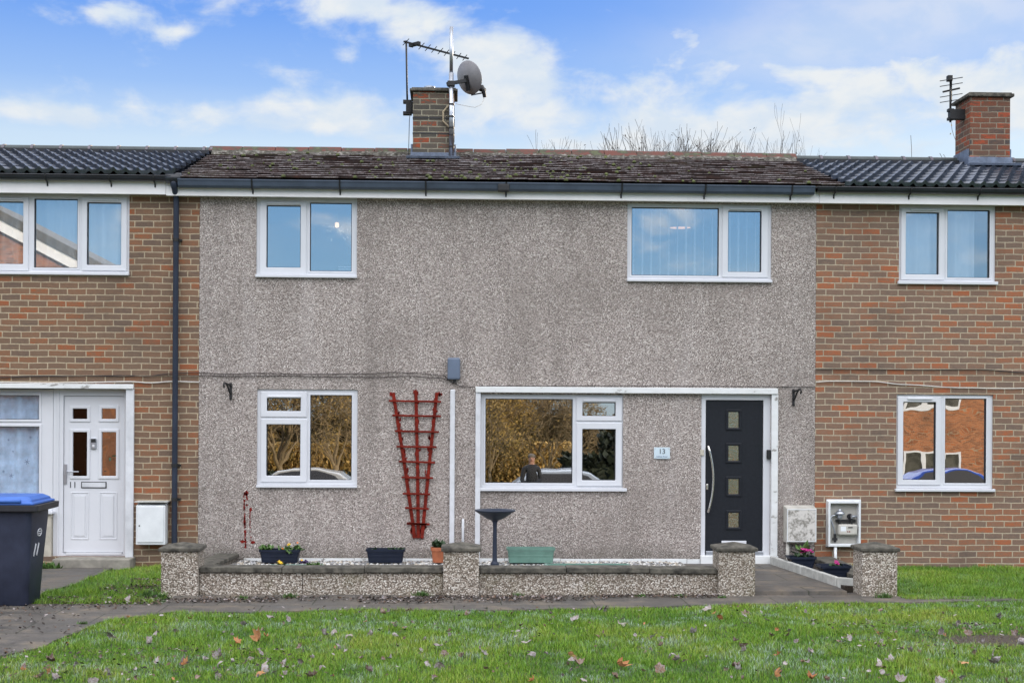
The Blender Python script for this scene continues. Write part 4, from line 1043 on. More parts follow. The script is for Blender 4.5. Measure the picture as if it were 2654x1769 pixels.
q = MB(); q.bar(p3(f4(1380, 106), -.036), p3(f4(1592, 112), -.036), .026, .018, up=(0, 1, 0)); q.build('slat', M['red_paint'], tr, bevel=.003)
# paint overspill round the trellis
b = MB(); random.seed(31)
for (a, c_, dens) in ((fu(1785, 560), fu(1880, 1180), 30), (fu(1950, 430), fu(1955, 1150), 26), (fu(2110, 460), fu(2030, 1200), 30), (f4(1440, 150), f4(1450, 245), 14), (f4(1520, 120), f4(1560, 150), 8), (f4(1500, 150), f4(1535, 240), 12), (fu(1720, 405), fu(1770, 415), 5), (fu(1925, 385), fu(1960, 400), 5), (fu(2110, 400), fu(2180, 415), 6)):
    for k in range(dens):
        t = random.random(); vx, vy = a[0] + (c_[0] - a[0]) * t + random.gauss(0, 2.6), a[1] + (c_[1] - a[1]) * t
        smear(vx, vy, random.uniform(.012, .035), random.uniform(.02, .07))
b.build('paint_overspill', M['red_stain'], h13)
# meter boxes
def meter_box(name, rect, depth, m_, label, pipe=None, pm='white_paint', door=True):
    r = WR(rect, -depth); mb = thing(name, ((r[0] + r[1]) / 2, -.01, r[2]), label, 'meter box', 'meter boxes on the house fronts')
    q = MB(); x0, x1, z0, z1 = r
    q.loft([[(x0 - .004, -.001, z0), (x1 + .004, -.001, z0), (x1 + .004, -.001, z1 + .03), (x0 - .004, -.001, z1 + .03)], [(x0, -depth + .03, z0), (x1, -depth + .03, z0), (x1, -depth + .03, z1 + .004), (x0, -depth + .03, z1 + .004)], [(x0, -depth, z0), (x1, -depth, z0), (x1, -depth, z1), (x0, -depth, z1)]])
    q.build('housing', m_, mb, bevel=.008)
    if pipe:
        xp_, zp = W(pipe, 1300, -depth * .5); MB().tube([(xp_, -depth * .5, z0 + .01), (xp_, -depth * .5, -.08)], .022, 12).build('pipe', M[pm], mb, smooth=True)
    return mb, r
mb, r = meter_box('meter_box', (312, 1160, 379.5, 1250.5), .17, M['box_white'], 'clean white meter box on the brown brick wall beside the downpipe')
MB().box(r[0] + .018, r[1] - .018, -.182, -.169, r[2] + .03, r[3] - .012).build('door', M['box_white'], mb, bevel=.006)
MB().tube([(r[0] + .045, -.186, r[2] + .23), (r[0] + .045, -.18, r[2] + .23)], .009, 10).build('lock', M['black_iron'], mb)
q = MB().box(r[0] - .02, r[1] + .03, -.19, .0, r[3] + .032, r[3] + .05); q.build('lid', M['concrete_pale'], mb, bevel=.008)
m_, t, bb, pos = mat('mildewed_door'); n = t.noise(pos, 9, 6, .7); n2_ = t.noise(pos, 34, 5, .7)
c = t.mix(t.math('MULTIPLY', t.sstep(t.math('ADD', t.math('MULTIPLY', n, .6), t.math('MULTIPLY', n2_, .4)), .46, .60), .8), (.60, .57, .53), (.12, .11, .085))
t.l.new(c, bb.inputs['Base Color']); bb.inputs['Roughness'].default_value = .6; M['mildew'] = m_
mb, r = meter_box('meter_box', (1807, 1167, 1876, 1246), .19, M['box_cream'], 'mildew stained cream meter box right of the dark front door', 1809, 'box_cream')
MB().box(r[0] + .008, r[1] - .014, -.20, -.189, r[2] + .02, r[3] - .012).build('door', M['mildew'], mb, bevel=.005)
MB().ring((r[0] + .004, r[1] - .010, r[2] + .016, r[3] - .008), (r[0] + .012, r[1] - .018, r[2] + .024, r[3] - .016), -.203, -.19).build('door_rim', M['box_white'], mb)
# the open gas meter box
gu = lambda x, y: ((2120 + x / 10.454) / 1.12836, (1280 + y / 10.454) / 1.12836)
dep = .18
l, tp = gu(230, 140); rr_, bt = gu(1160, 1425); r = WR((l, tp, rr_, bt), -.03)
gb = thing('gas_meter_box', ((r[0] + r[1]) / 2, -.01, r[2]), 'open gas meter box without its door on the red brick wall', 'meter box', 'meter boxes on the house fronts')
li, ti = gu(335, 250); ri, bi = gu(1100, 1345); ri_ = WR((li, ti, ri, bi), -.10)
x0, x1, z0, z1 = r
MB().ring((x0, x1, z0, z1), (ri_[0] - .028, ri_[1] + .024, ri_[2] - .035, ri_[3] + .028), -.035, -.001).build('rim', M['box_white'], gb, bevel=.008)
MB().ring((ri_[0] - .027, ri_[1] + .023, ri_[2] - .034, ri_[3] + .027), ri_, -.11, -.001).build('housing', M['box_white'], gb, bevel=.006)
MB().box(ri_[0] - .01, ri_[1] + .01, -.008, -.002, ri_[2] - .01, ri_[3] + .01).build('back_panel', M['box_cream'], gb)
def gp(x, y, Y): return p3(gu(x, y), Y)
Yg = -.07
a, c_ = gp(535, 1100, Yg), gp(1045, 810, Yg)
mt = MB().box(a[0], c_[0], Yg - .05, Yg + .045, a[2], c_[2]).build('gas_meter', M['box_cream'], gb, bevel=.02, seg=3)
a, c_ = gp(815, 912, Yg - .05), gp(940, 885, Yg - .05); MB().box(a[0], c_[0], Yg - .053, Yg - .045, a[2], c_[2]).build('display', M['black_iron'], mt)
for x_ in (803, 856):
    a = gp(x_, 1010, Yg - .05); MB().tube([(a[0], Yg - .055, a[2]), (a[0], Yg - .045, a[2])], .0075, 10).build('button', M['red_stain'], mt)
a, c_ = gp(615, 1000, Yg - .05), gp(760, 870, Yg - .05); MB().box(a[0], c_[0], Yg - .0515, Yg - .045, a[2], c_[2]).build('data_label', M['curtain'], mt)
a = gp(590, 690, Yg); x = a[0]
q = MB().lathe([(.018, gp(590, 690, Yg)[2]), (.030, gp(590, 640, Yg)[2]), (.030, gp(590, 560, Yg)[2]), (.062, gp(590, 535, Yg)[2]), (.062, gp(590, 515, Yg)[2]), (.05, gp(590, 480, Yg)[2]), (.022, gp(590, 430, Yg)[2]), (.018, gp(590, 405, Yg)[2])], x, Yg, 18)
q.build('regulator', M['galv'], gb, smooth=False)
q = MB(); q.tube([gp(x_, y_, Yg) for x_, y_ in ((560, 580), (450, 570), (375, 590), (345, 650), (365, 740), (410, 860), (445, 960), (462, 1060), (462, 1150))], .011, 8); q.build('hose', M['galv'], gb, smooth=True)
q = MB(); q.tube([gp(390, 1215, Yg), gp(525, 1215, Yg)], .016, 8); q.tube([gp(460, 1070, Yg), gp(460, 1300, Yg)], .018, 8); q.build('valve', M['black_iron'], gb)
q = MB(); q.tube([gp(585, 700, Yg), gp(585, 815, Yg)], .016, 8); q.tube([gp(905, 640, Yg), gp(905, 815, Yg)], .014, 8); q.bar(gp(480, 720, Yg + .03), gp(1020, 720, Yg + .03), .03, .035); q.build('manifold', M['black_iron'], gb)
a = gp(865, 600, -.02); q = MB(); q.loft([[(a[0] + .034 * math.cos(k * .449), y, a[2] + .034 * math.sin(k * .449)) for k in range(14)] for y in (-.03, -.008)]); q.build('outlet_hole', M['seal'], gb)
q = MB(); q.tube([gp(900, 600, Yg), gp(950, 600, Yg), gp(1040, 595, Yg + .02)], .014, 8); q.tube([gp(915, 560, Yg), gp(915, 650, Yg)], .016, 8); q.build('elbow', M['galv'], gb)
a = gp(472, 1425, -.08); MB().tube([(a[0], -.08, a[2] + .02), (a[0], -.08, -.1)], .020, 12).build('pipe', M['box_white'], gb, smooth=True)
# ------------------------------------------------------------------ planters and birdbath
def rrect(cx, cy, hx, hy, z, r_, n=5, ang=0.0):
    P = []
    for (sx, sy, a0) in ((1, 1, 0), (-1, 1, 90), (-1, -1, 180), (1, -1, 270)):
        for k in range(n + 1):
            a = R(a0 + 90 * k / n); P.append((sx * (hx - r_) + r_ * math.cos(a), sy * (hy - r_) + r_ * math.sin(a)))
    ca, sa = math.cos(ang), math.sin(ang)
    return [(cx + x * ca - y * sa, cy + x * sa + y * ca, z) for x, y in P]
def foliage(q, cx, cy, z, hx, hy, n, size, h, mi=0, rng=random):
    for k in range(n):
        x, y = cx + rng.uniform(-hx, hx), cy + rng.uniform(-hy, hy); a = rng.uniform(0, 6.28); t = rng.uniform(.2, 1.2); s = size * rng.uniform(.6, 1.3)
        zz = z + rng.uniform(0, h); d = Vector((math.cos(a) * math.cos(t), math.sin(a) * math.cos(t), math.sin(t))); u = Vector((-math.sin(a), math.cos(a), 0)) * s * .32
        p = Vector((x, y, zz)); q.add([p, p + d * s * .5 + u, p + d * s, p + d * s * .5 - u], [(0, 1, 2, 3)], mi)
def flower(q, x, y, z, s, mi, rng=random):
    for k in range(5):
        a = k * 1.2566 + rng.random(); d = Vector((math.cos(a), math.sin(a) * .6 - .5, .55 + .5 * math.sin(a))).normalized() * s
        u = Vector((-math.sin(a), math.cos(a) * .5, .3)).normalized() * s * .5; p = Vector((x, y, z)); q.add([p, p + d * .6 + u, p + d, p + d * .6 - u], [(0, 1, 2, 3)], mi)
def trough(name, rect, Y, depth, m_, label, group, z0=None, taper=.86, ang=0.0, rim=True):
    x0, x1, zb, zt = WR(rect, Y); 
    if z0 is not None: zb = z0
    cx, cy = (x0 + x1) / 2, Y + depth / 2; hx, hy = (x1 - x0) / 2, depth / 2
    p = thing(name, (cx, cy, zb), label, 'planter', group)
    q = MB(); rg = [rrect(cx, cy, hx * taper, hy * taper, zb, .02, ang=ang)]
    zs = (zt - zb)
    for k, f in enumerate((.04, .28, .30, .52, .54, .78)):
        s = taper + (0.965 - taper) * f; s2 = s - (.012 if k % 2 == 0 and k else 0); rg.append(rrect(cx, cy, hx * s2, hy * s2, zb + zs * f, .025, ang=ang))
    rg += [rrect(cx, cy, hx * .955, hy * .93, zt - .028, .025, ang=ang), rrect(cx, cy, hx, hy, zt - .026, .03, ang=ang), rrect(cx, cy, hx, hy, zt, .03, ang=ang), rrect(cx, cy, hx * .94, hy * .86, zt - .001, .02, ang=ang), rrect(cx, cy, hx * .92, hy * .84, zt - .03, .02, ang=ang)]
    q.loft(rg, 0, True, False); q.build('trough' if rim else 'tub', m_, p, bevel=0)
    MB().loft([rrect(cx, cy, hx * .925, hy * .845, zt - .05, .02, ang=ang), rrect(cx, cy, hx * .925, hy * .845, zt - .03, .02, ang=ang)]).build('soil', M['soil'], p)
    return p, cx, cy, hx, hy, zb, zt
PM = [M['plant_green'], M['plant_dark'], M['pansy_orange'], M['pansy_yellow'], M['pansy_purple'], M['cyclamen']]
GR = 'navy trough planters on the gravel'
rg = random.Random(5)
p, cx, cy, hx, hy, zb, zt = trough('trough_planter', (593.5, 1262, 688.6, 1291.5), -.42, .24, M['plastic_navy'], 'navy trough planter with orange and yellow pansies on the gravel', GR)
q = MB(); foliage(q, cx - hx * .65, cy - .02, zt - .03, .07, .06, 60, .06, .04, 0, rg); q.build('pansies', PM, p); q = MB(); foliage(q, cx + hx * .5, cy - .02, zt - .03, .15, .07, 80, .055, .035, 0, rg); foliage(q, cx + hx * .45, cy - hy, zt - .05, .05, .02, 14, .06, .03, 0, rg)
for fx, fz, mi in ((.16, .005, 2), (.42, .05, 3), (.48, .06, 3), (.86, .075, 2)): flower(q, cx + hx * fx, cy - hy * .8, zt + fz, .022, mi, rg)
q.build('pansies', PM, p)
p, cx, cy, hx, hy, zb, zt = trough('trough_planter', (839.6, 1261, 930, 1291.5), -.42, .24, M['plastic_navy'], 'navy trough planter nearly bare, on the gravel left of the terracotta pot', GR)
q = MB(); foliage(q, cx + hx * .5, cy, zt - .03, .1, .06, 45, .045, .025, 1, rg); q.build('seedlings', PM, p); q = MB(); foliage(q, cx - hx * .6, cy, zt - .035, .06, .06, 16, .04, .02, 1, rg); q.build('seedlings', PM, p)
p, cx, cy, hx, hy, zb, zt = trough('trough_planter', (1164, 1258.5, 1276, 1292), -.45, .24, M['green_plastic'], 'pale green empty trough planter on the gravel behind the birdbath', 'pale green trough planters', taper=.90)
def long_trough(vl, vr, vy, label, plants):
    Y = YW + .36; x0, z = W(vl, vy, Y); x1 = W(vr, vy, Y)[0]
    p, cx, cy, hx, hy, zb, zt = trough('trough_planter', (vl, vy, vr, vy + 30), Y, .20, M['green_plastic'], label, 'pale green trough planters', z0=-.012, taper=.9)
    if plants:
        q = MB()
        foliage(q, cx + hx * .62, cy, zt - .03, hx * .24, .06, 90, .05, .03, 0, rg); q.build('seedlings', PM, p); q = MB(); flower(q, cx - hx * .60, cy - .05, zt + .025, .035, 3, rg); flower(q, cx - hx * .56, cy - .04, zt + .015, .03, 3, rg)
        foliage(q, cx - hx * .58, cy, zt - .02, .04, .05, 18, .05, .02, 0, rg)
        q.build('pansies', PM, p); q = MB()
        for k in range(4): flower(q, cx + hx * (.18 + .06 * k), cy - .03, zt + .02 + .012 * (k % 2), .034, 4, rg)
        flower(q, cx + hx * .2, cy - .04, zt + .05, .02, 3, rg)
        q.build('pansies', PM, p)
    return p
long_trough(616, 741, 1299.5, 'long pale green trough planter with small pansies behind the left garden wall', True)
long_trough(1252, 1448.5, 1297.5, 'long pale green trough planter sunk behind the right garden wall', False)
# terracotta pot
x0, x1, zb, zt = WR((989, 1257, 1024, 1292), -.40); cx = (x0 + x1) / 2; rr_ = (x1 - x0) / 2
p = thing('terracotta_pot', (cx, -.40 + rr_, zb), 'terracotta flower pot with a dark green plant left of the middle pier', 'flower pot')
MB().lathe([(rr_ * .72, zb), (rr_ * .9, zt - .045), (rr_ * .9, zt - .045), (rr_, zt - .043), (rr_, zt), (rr_ * .9, zt), (rr_ * .86, zt - .05)], cx, -.40 + rr_, 28, cap1=False).build('pot', M['terracotta'], p)
MB().lathe([(rr_ * .86, zt - .05), (rr_ * .86, zt - .03)], cx, -.40 + rr_, 20).build('soil', M['soil'], p)
q = MB(); foliage(q, cx + .01, -.40 + rr_, zt - .03, .06, .05, 110, .07, .06, 0, rg); q.build('plant', M['plant_dark'], p)
# birdbath
YBB = -.85; x0, zr_ = W(1090, 1171.5, YBB); x1 = W(1184, 1171.5, YBB)[0]; cx = (x0 + x1) / 2; rb = (x1 - x0) / 2
p = thing('bird_bath', (cx, YBB, -.012), 'slim dark blue bird bath standing on the gravel right of the middle pier', 'bird bath')
zz = lambda v: W(1137, v, YBB)[1]
MB().lathe([(.012, zz(1195)), (.05, zz(1194)), (.11, zz(1189)), (.17, zz(1181)), (rb * .93, zz(1174.5)), (rb, zz(1172.5)), (rb, zz(1170)), (rb * .97, zz(1169.7)), (rb * .9, zz(1172)), (.16, zz(1179)), (.05, zz(1184)), (.0, zz(1184))], cx, YBB, 40, cap1=False).build('bowl', M['pipe_blue'], p, smooth=True)
MB().lathe([(.062, -.015), (.062, zz(1302)), (.050, zz(1297)), (.050, zz(1293)), (.030, zz(1288)), (.027, zz(1282)), (.023, zz(1210)), (.026, zz(1200)), (.036, zz(1195.5)), (.04, zz(1193))], cx, YBB, 20).build('pedestal', M['pipe_blue'], p)
# pots of pink flowers
GP = 'navy pots of pink cyclamen'
p, cx, cy, hx, hy, zb, zt = trough('flower_pot', (1815, 1278.5, 1877.5, 1307), -.80, .26, M['plastic_navy'], 'navy pot of bright pink cyclamen, the one nearer the house wall', GP, taper=.74)
q = MB(); foliage(q, cx, cy, zt - .03, .09, .07, 40, .05, .03, 1, rg); foliage(q, cx + .05, cy + .05, zt, .06, .05, 30, .12, .05, 0, rg)
for k in range(8): flower(q, cx + rg.uniform(-.02, .12), cy - .03 + rg.uniform(-.03, .05), zt + rg.uniform(.02, .085), .030, 5, rg)
q.build('cyclamen', PM, p)
p, cx, cy, hx, hy, zb, zt = trough('flower_pot', (1886, 1299, 1957.5, 1328), -1.85, .28, M['plastic_navy'], 'navy pot with a few pink blooms, tucked against the rightmost pier', GP, taper=.74)
q = MB(); foliage(q, cx + .02, cy, zt - .03, .08, .07, 34, .045, .02, 1, rg)
for k in range(6): flower(q, cx + rg.uniform(-.01, .06), cy - .05 + rg.uniform(-.02, .03), zt + rg.uniform(.0, .04), .026, 5, rg)
q.build('cyclamen', PM, p)

# ------------------------------------------------------------------ wheelie bin
YBIN = -3.84
fx = lambda f_, Y: W(f_ / 1.12836, 1300, Y)[0]
fz = lambda f_, Y: W(20, f_ / 1.12836, Y)[1]
xr_top = fx(78, YBIN); zb0 = fz(1574, YBIN); zrim0, zrim1, zl1 = fz(1325, YBIN), fz(1308, YBIN), fz(1287, YBIN)
cxb = xr_top - .275
bn = thing('wheelie_bin', (cxb, YBIN + .34, zb0), 'dark wheelie bin with a blue lid standing on the pavement by the white door', 'wheelie bin')
q = MB(); prof = [(0, .205, .225, .05), (.02, .222, .24, .06), (.45, .245, .275, .06), (.86, .272, .315, .055), (1.0, .277, .325, .05)]
H = zrim0 - zb0
q.loft([rrect(cxb, YBIN + .335, hx, hy, zb0 + H * t, rr_, 6) for t, hx, hy, rr_ in prof]); body = q.build('body', M['plastic_bin'], bn, smooth=True)
es = body.modifiers.new('edges', 'EDGE_SPLIT'); es.split_angle = R(40)
q = MB(); q.loft([rrect(cxb + .02, YBIN + .335, .275, .335, zrim0 - .012, .04), rrect(cxb + .02, YBIN + .335, .335, .385, zrim0 + .005, .03), rrect(cxb + .02, YBIN + .335, .34, .39, zrim1, .03), rrect(cxb + .02, YBIN + .335, .26, .30, zrim1, .04)]); q.build('rim', M['bin_rim'], bn, bevel=.004)
q = MB(); q.loft([rrect(cxb, YBIN + .335, .318, .385, zrim1 + .002, .03), rrect(cxb, YBIN + .335, .318, .385, zrim1 + .022, .035), rrect(cxb, YBIN + .335, .285, .365, zrim1 + .028, .04), rrect(cxb, YBIN + .34, .285, .36, zl1 - .030, .06), rrect(cxb, YBIN + .34, .235, .31, zl1, .08)]); lid = q.build('lid', M['bin_lid'], bn, bevel=.006)
MB().tube([(cxb - .22, YBIN - .055, zrim1 + .04), (cxb + .20, YBIN - .055, zrim1 + .04)], .018, 10).build('grip', M['bin_lid'], lid, smooth=True)
for s in (-1, 1):
    q = MB(); q.loft([[(cxb + s * .13 + dx, YBIN + .60 + .10 * math.cos(a * .3142), zb0 + .10 + .10 * math.sin(a * .3142)) for a in range(20)] for dx in (-.03, .03)]); q.build('wheel', M['black_iron'], bn, bevel=.008)
# painted number and round badge on the right hand side, which tapers inward
sx = lambda z: cxb + .205 + (.277 - .205) * ((z - zb0) / H) + .008
def side_pt(yy, z): return (sx(z), yy, z)
q = MB()
for k, yy in enumerate((.20, .30)):
    z0_, z1_ = fz(1440, YBIN + .2), fz(1409, YBIN + .2)
    a, c_ = side_pt(YBIN + yy, z0_), side_pt(YBIN + yy + .05, z1_); q.bar(a, c_, .026, .006, up=(1, 0, 0))
q.build('numeral', M['white_paint'], bn)
q = MB(); zc_ = fz(1381, YBIN + .2); yc_ = YBIN + .34; ring_pts = [side_pt(yc_ + .075 * math.cos(a * .3142), zc_ + .036 * math.sin(a * .3142)) for a in range(21)]
q.tube(ring_pts, .004, 5)
for dz_ in (-.010, .010): q.bar(side_pt(yc_ - .06, zc_ + dz_), side_pt(yc_ + .06, zc_ + dz_), .007, .006, up=(1, 0, 0))
q.tube([side_pt(yc_ - .05 + .1 * k / 8, zc_ + .018 + .014 * math.sin(k / 8 * 3.14)) for k in range(9)], .0035, 5); q.tube([side_pt(yc_ - .05 + .1 * k / 8, zc_ - .018 - .014 * math.sin(k / 8 * 3.14)) for k in range(9)], .0035, 5)
q.build('emblem', M['white_paint'], bn)

# ------------------------------------------------------------------ roof aerials and dish
Ya = YC + .35
c0x, c1x, cz0, czt, czc = CH13
xp_, zt_ = W(933, 97, Ya); zb_ = W(936, 262, Ya)[1]
ae = thing('tv_aerial', (xp_, Ya, zb_), 'black television aerial on a pole bracketed to the left side of the middle chimney', 'aerial', 'roof television aerials')
MB().tube([(xp_, Ya, zt_ + .02), (W(936, 254, Ya)[0], Ya, zb_)], .013, 8).build('pole', M['black_iron'], ae, smooth=True)
xe_, ze_ = W(1076, 131.5, Ya + .85)
A, B = Vector((xp_ - .03, Ya - .03, zt_)), Vector((xe_, Ya + .85, zt_ - .01))
MB().bar(A, B, .022, .022).build('boom', M['black_iron'], ae)
d = (B - A).normalized(); e = Vector((d.y, -d.x, 0))
for k in range(10):
    t = .07 + .93 * k / 9.6 if k else .03; P = A.lerp(B, t); L_ = Vector((0, 0, .034)) + e * (.062 - .002 * k)
    MB().tube([P - L_, P + L_], .0055, 6).build('element', M['black_iron'], ae)
P = A.lerp(B, .16); MB().bar(P - e * .10, P + e * .10, .05, .05).build('dipole', M['black_iron'], ae, bevel=.006)
xb_ = W(936, 240, Ya)[0]; z1_, z2_ = W(930, 233, Ya)[1], W(930, 262, Ya)[1]
q = MB().box(xb_ - .02, c0x, Ya - .05, Ya + .05, z2_ + .01, z1_ - .01); q.box(xb_ - .06, xb_ + .06, Ya - .045, Ya + .045, z1_ - .03, z1_ + .015); q.box(xb_ - .06, xb_ + .06, Ya - .045, Ya + .045, z2_ - .015, z2_ + .03); q.build('bracket', M['black_iron'], ae, bevel=.004)
q = MB().tube([(xb_ + .03, Ya - .06, z1_), (xb_ + .06, Ya - .08, (z1_ + z2_) / 2), (xb_ + .04, Ya - .06, z2_), (xb_ + .03, Ya - .08, cz0 + .5), (xb_ + .02, Ya - .08, cz0 - .05)], .005, 6); q.build('cable', M['cable_black'], ae)
# strap round the stack
q = MB()
for v in (271, 306): 
    z = W(990, v, YC)[1]; q.box(c0x - .004, c1x + .004, YC - .004, YC + .62 + .004, z - .008, z + .008)
q.build('strap', M['dark_metal'], ae)
Ym = YC - .045
xm, zm1 = W(1037, 62, Ym); xm0, zm0 = W(1036.7, 360, Ym); zmid = W(1037, 168, Ym)[1]
ds = thing('satellite_dish', (xm0, Ym, zm0), 'grey satellite dish on a tall silver mast strapped to the middle chimney', 'satellite dish')
mast = MB().tube([(xm0, Ym, zm0), (xm, Ym, zmid)], .032, 14); mast.tube([(xm, Ym, zmid), (xm, Ym, zm1)], .024, 14); mast.build('mast', M['galv'], ds, smooth=True)
q = MB()
for v in (240, 268, 294, 310, 338):
    z = W(1037, v, Ym)[1]; q.tube([(xm0, Ym, z - .012), (xm0, Ym, z + .012)], .037, 12)
q.build('mast_clip', M['black_iron'], ds)
Yd = Ym + .12; xd, zd = W(1075.7, 178.8, Yd); nrm = Vector((.70, .64, .30)).normalized(); upv = Vector((.10, 0, 1)); ux = upv.cross(nrm).normalized(); uy = nrm.cross(ux).normalized()
C0 = Vector((xd, Yd, zd)); rings = []
for rr_, off in ((.02, -.05), (.10, -.04), (.18, -.015), (.235, .018), (.242, .022), (.237, .028), (.18, -.005), (.10, -.03), (.02, -.04)):
    rings.append([C0 + ux * (rr_ * .98 * math.cos(a * .1963)) + uy * (rr_ * .95 * math.sin(a * .1963)) + nrm * off for a in range(32)])
MB().loft(rings).build('dish', plain('grey_dish', (.25, .24, .25), .5, .2, var=.12), ds, smooth=True)
q = MB(); P = Vector((xm, Ym, W(1037, 192, Ym)[1])); Bk = C0 - nrm * .06 - uy * .03 - ux * .02
q.bar(P - Vector((.06, 0, .01)), Bk, .035, .05); q.bar(Bk + uy * .07, Bk - uy * .14, .06, .03, up=nrm); q.box(xm - .05, xm + .05, Ym - .045, Ym + .05, P.z - .04, P.z + .03); q.build('mount', M['dark_metal'], ds, bevel=.005)
xl_, zl_ = W(1107, 214, Yd + .30); Lp = Vector((xl_, Yd + .30, zl_)); st_ = C0 - uy * .235 + nrm * .01
MB().bar(st_, Lp, .018, .018).build('arm', M['dark_metal'], ds)
q = MB(); q.tube([Lp + Vector((-.01, 0, .09)), Lp + Vector((.02, -.02, .04)), Lp + Vector((.04, 0, -.06))], [.035, .03, .025], 10); q.tube([Lp + Vector((-.05, -.05, .06)), Lp + Vector((.03, .05, .05))], .036, 12); q.build('lnb', M['dark_metal'], ds)
pc = [Lp + Vector((.03, 0, -.07)), Lp + Vector((.0, -.03, -.16)), Lp + Vector((-.10, -.10, -.22)), Lp + Vector((-.24, -.2, -.22)), Vector((c1x + .02, YC + .15, Lp.z - .20))]
MB().tube(pc, .004, 6).build('cable', M['cable_white'], ds)
q = MB(); e0 = W(1030, 252, Ym)[1]; q.tube([p3((1031, 242), Ym + .01), p3((1018, 257), Ym + .01), p3((1018, 279), Ym + .01), p3((1033, 293), Ym + .01)], .014, 8); q.build('stand_off', plain('rusty_tube', (.36, .29, .19), .6, .3, var=.3, vscale=12), ds)
# right hand aerial
Yb = YC + .25
xq, zq1 = W(2183.5, 179, Yb); zq0 = W(2182, 281, Yb)[1]
ae2 = thing('tv_aerial', (xq, Yb, zq0), 'small black television aerial beside the right hand red brick chimney', 'aerial', 'roof television aerials')
MB().tube([(xq, Yb, zq0), (xq, Yb, zq1)], .016, 8).build('pole', M['black_iron'], ae2, smooth=True)
zbm = W(2183, 207, Yb)[1]
A, B = Vector((xq + .01 - .16 * xq / 20.2, Yb - .16, zbm + .12)), Vector((xq + .01 + .30 * xq / 20.2, Yb + .30, zbm - .09)); MB().bar(A, B, .022, .022).build('boom', M['black_iron'], ae2)
for k in range(5):
    P = A.lerp(B, .02 + .24 * k); L_ = .16 if k != 2 else .12
    MB().tube([P + Vector((-L_, 0, -.028)), P + Vector((L_, 0, .028))], .006 if k != 2 else .014, 6).build('element' if k != 2 else 'dipole', M['black_iron'], ae2)
MB().box(xq - .05, xq + .02, Yb - .04, Yb + .04, zq1 - .05, zq1 + .03).build('head', M['black_iron'], ae2, bevel=.006)
z1_, z2_ = W(2183, 252, Yb)[1], W(2183, 275, Yb)[1]
q = MB().box(xq - .02, CH15[0], Yb - .05, Yb + .05, z2_, z1_); q.box(xq - .04, xq + .04, Yb - .04, Yb + .04, z2_ - .01, z2_ + .03); q.box(xq - .04, xq + .04, Yb - .04, Yb + .04, z1_ - .03, z1_ + .01); q.build('bracket', M['black_iron'], ae2, bevel=.004)
# ------------------------------------------------------------------ trees
def grow(q, p, d, L_, r_, depth, rng, up=.25, spread=.6, kids=(3, 5), tips=None, sides=4, minr=.004):
    n = 4; pts = [p.copy()]; rs = [r_]; dd = d.copy()
    for k in range(n):
        dd = (dd + Vector((rng.gauss(0, .13), rng.gauss(0, .13), rng.gauss(0, .08) + up * .12))).normalized()
        pts.append(pts[-1] + dd * L_ / n); rs.append(max(minr, r_ * (1 - .62 * (k + 1) / n)))
    q.tube(pts, rs, sides if r_ > .02 else 3, caps=False)
    if depth == 0:
        if tips is not None: tips.extend((pts[i], dd) for i in (2, 3, 4))
        return
    for k in range(rng.randint(*kids)):
        t = rng.uniform(.35, 1.0); i = min(n - 1, int(t * n)); P = pts[i].lerp(pts[i + 1], t * n - i)
        a = rng.uniform(0, 6.28); ax = dd.orthogonal().normalized(); ax.rotate(Matrix.Rotation(a, 3, dd))
        nd = (dd * math.cos(spread * rng.uniform(.6, 1.3)) + ax * math.sin(spread * rng.uniform(.6, 1.3)) + Vector((0, 0, up))).normalized()
        grow(q, P, nd, L_ * rng.uniform(.5, .78), rs[i] * rng.uniform(.5, .72), depth - 1, rng, up, spread, kids, tips, sides, minr)
def tree(loc, h, r_, depth, seed, label, group, mb_, ml, leaves, leaf, up=.25, spread=.6, kids=(3, 5), trunk=.35, minr=.004, name='bare_tree', wide=None):
    rng = random.Random(seed); root = thing(name, loc, label, 'tree', group)
    base = Vector(loc); q = MB(); top = base + Vector((rng.uniform(-.1, .1), rng.uniform(-.1, .1), h * trunk))
    q.tube([base - Vector((0, 0, .3)), base.lerp(top, .5) + Vector((.05, 0, 0)), top], [r_ * 1.25, r_ * 1.02, r_ * .9], 9); q2 = q
    q = MB(); tips = []
    for k in range(rng.randint(4, 6)):
        a = rng.uniform(0, 6.28); t = rng.uniform(.25, .75); dd = Vector((math.cos(a) * t, math.sin(a) * t, 1)).normalized()
        grow(q, base.lerp(top, rng.uniform(.7, 1)), dd, h * (1 - trunk) * rng.uniform(.42, .6), r_ * rng.uniform(.45, .7), depth, rng, up, spread, kids, tips, 5, minr)
    zmax = max(v_[2] for v_ in q.v) - base.z; k_ = h / zmax
    S = lambda v_: tuple(base[i] + (v_[i] - base[i]) * (k_ if i == 2 else (k_ if wide is None else k_ * wide)) for i in range(3))
    q.v = [S(v_) for v_ in q.v]; tips = [(Vector(S(a_)), d_) for a_, d_ in tips]; tk = q2
    tk.v = [S(v_) for v_ in tk.v]; tk.build('trunk', mb_, root, smooth=True)
    if leaves:
        for k in range(leaves):
            P, dd = tips[rng.randrange(len(tips))]; P = P + Vector((rng.gauss(0, .10), rng.gauss(0, .10), rng.gauss(0, .10))) * (leaf / .05) * .5
            a = Vector((rng.gauss(0, 1), rng.gauss(0, 1), rng.gauss(0, 1))).normalized(); u = a.orthogonal().normalized() * leaf * .4; s = leaf * rng.uniform(.6, 1.3)
            q.add([P, P + a * s * .5 + u, P + a * s, P + a * s * .5 - u], [(0, 1, 2, 3)], 1)
    q.build('crown', [mb_, ml], root); return root
GT = 'bare trees behind the roofs'
Yt = 14.0
def skyline(vx, vy, Y): return W(vx, vy, Y)
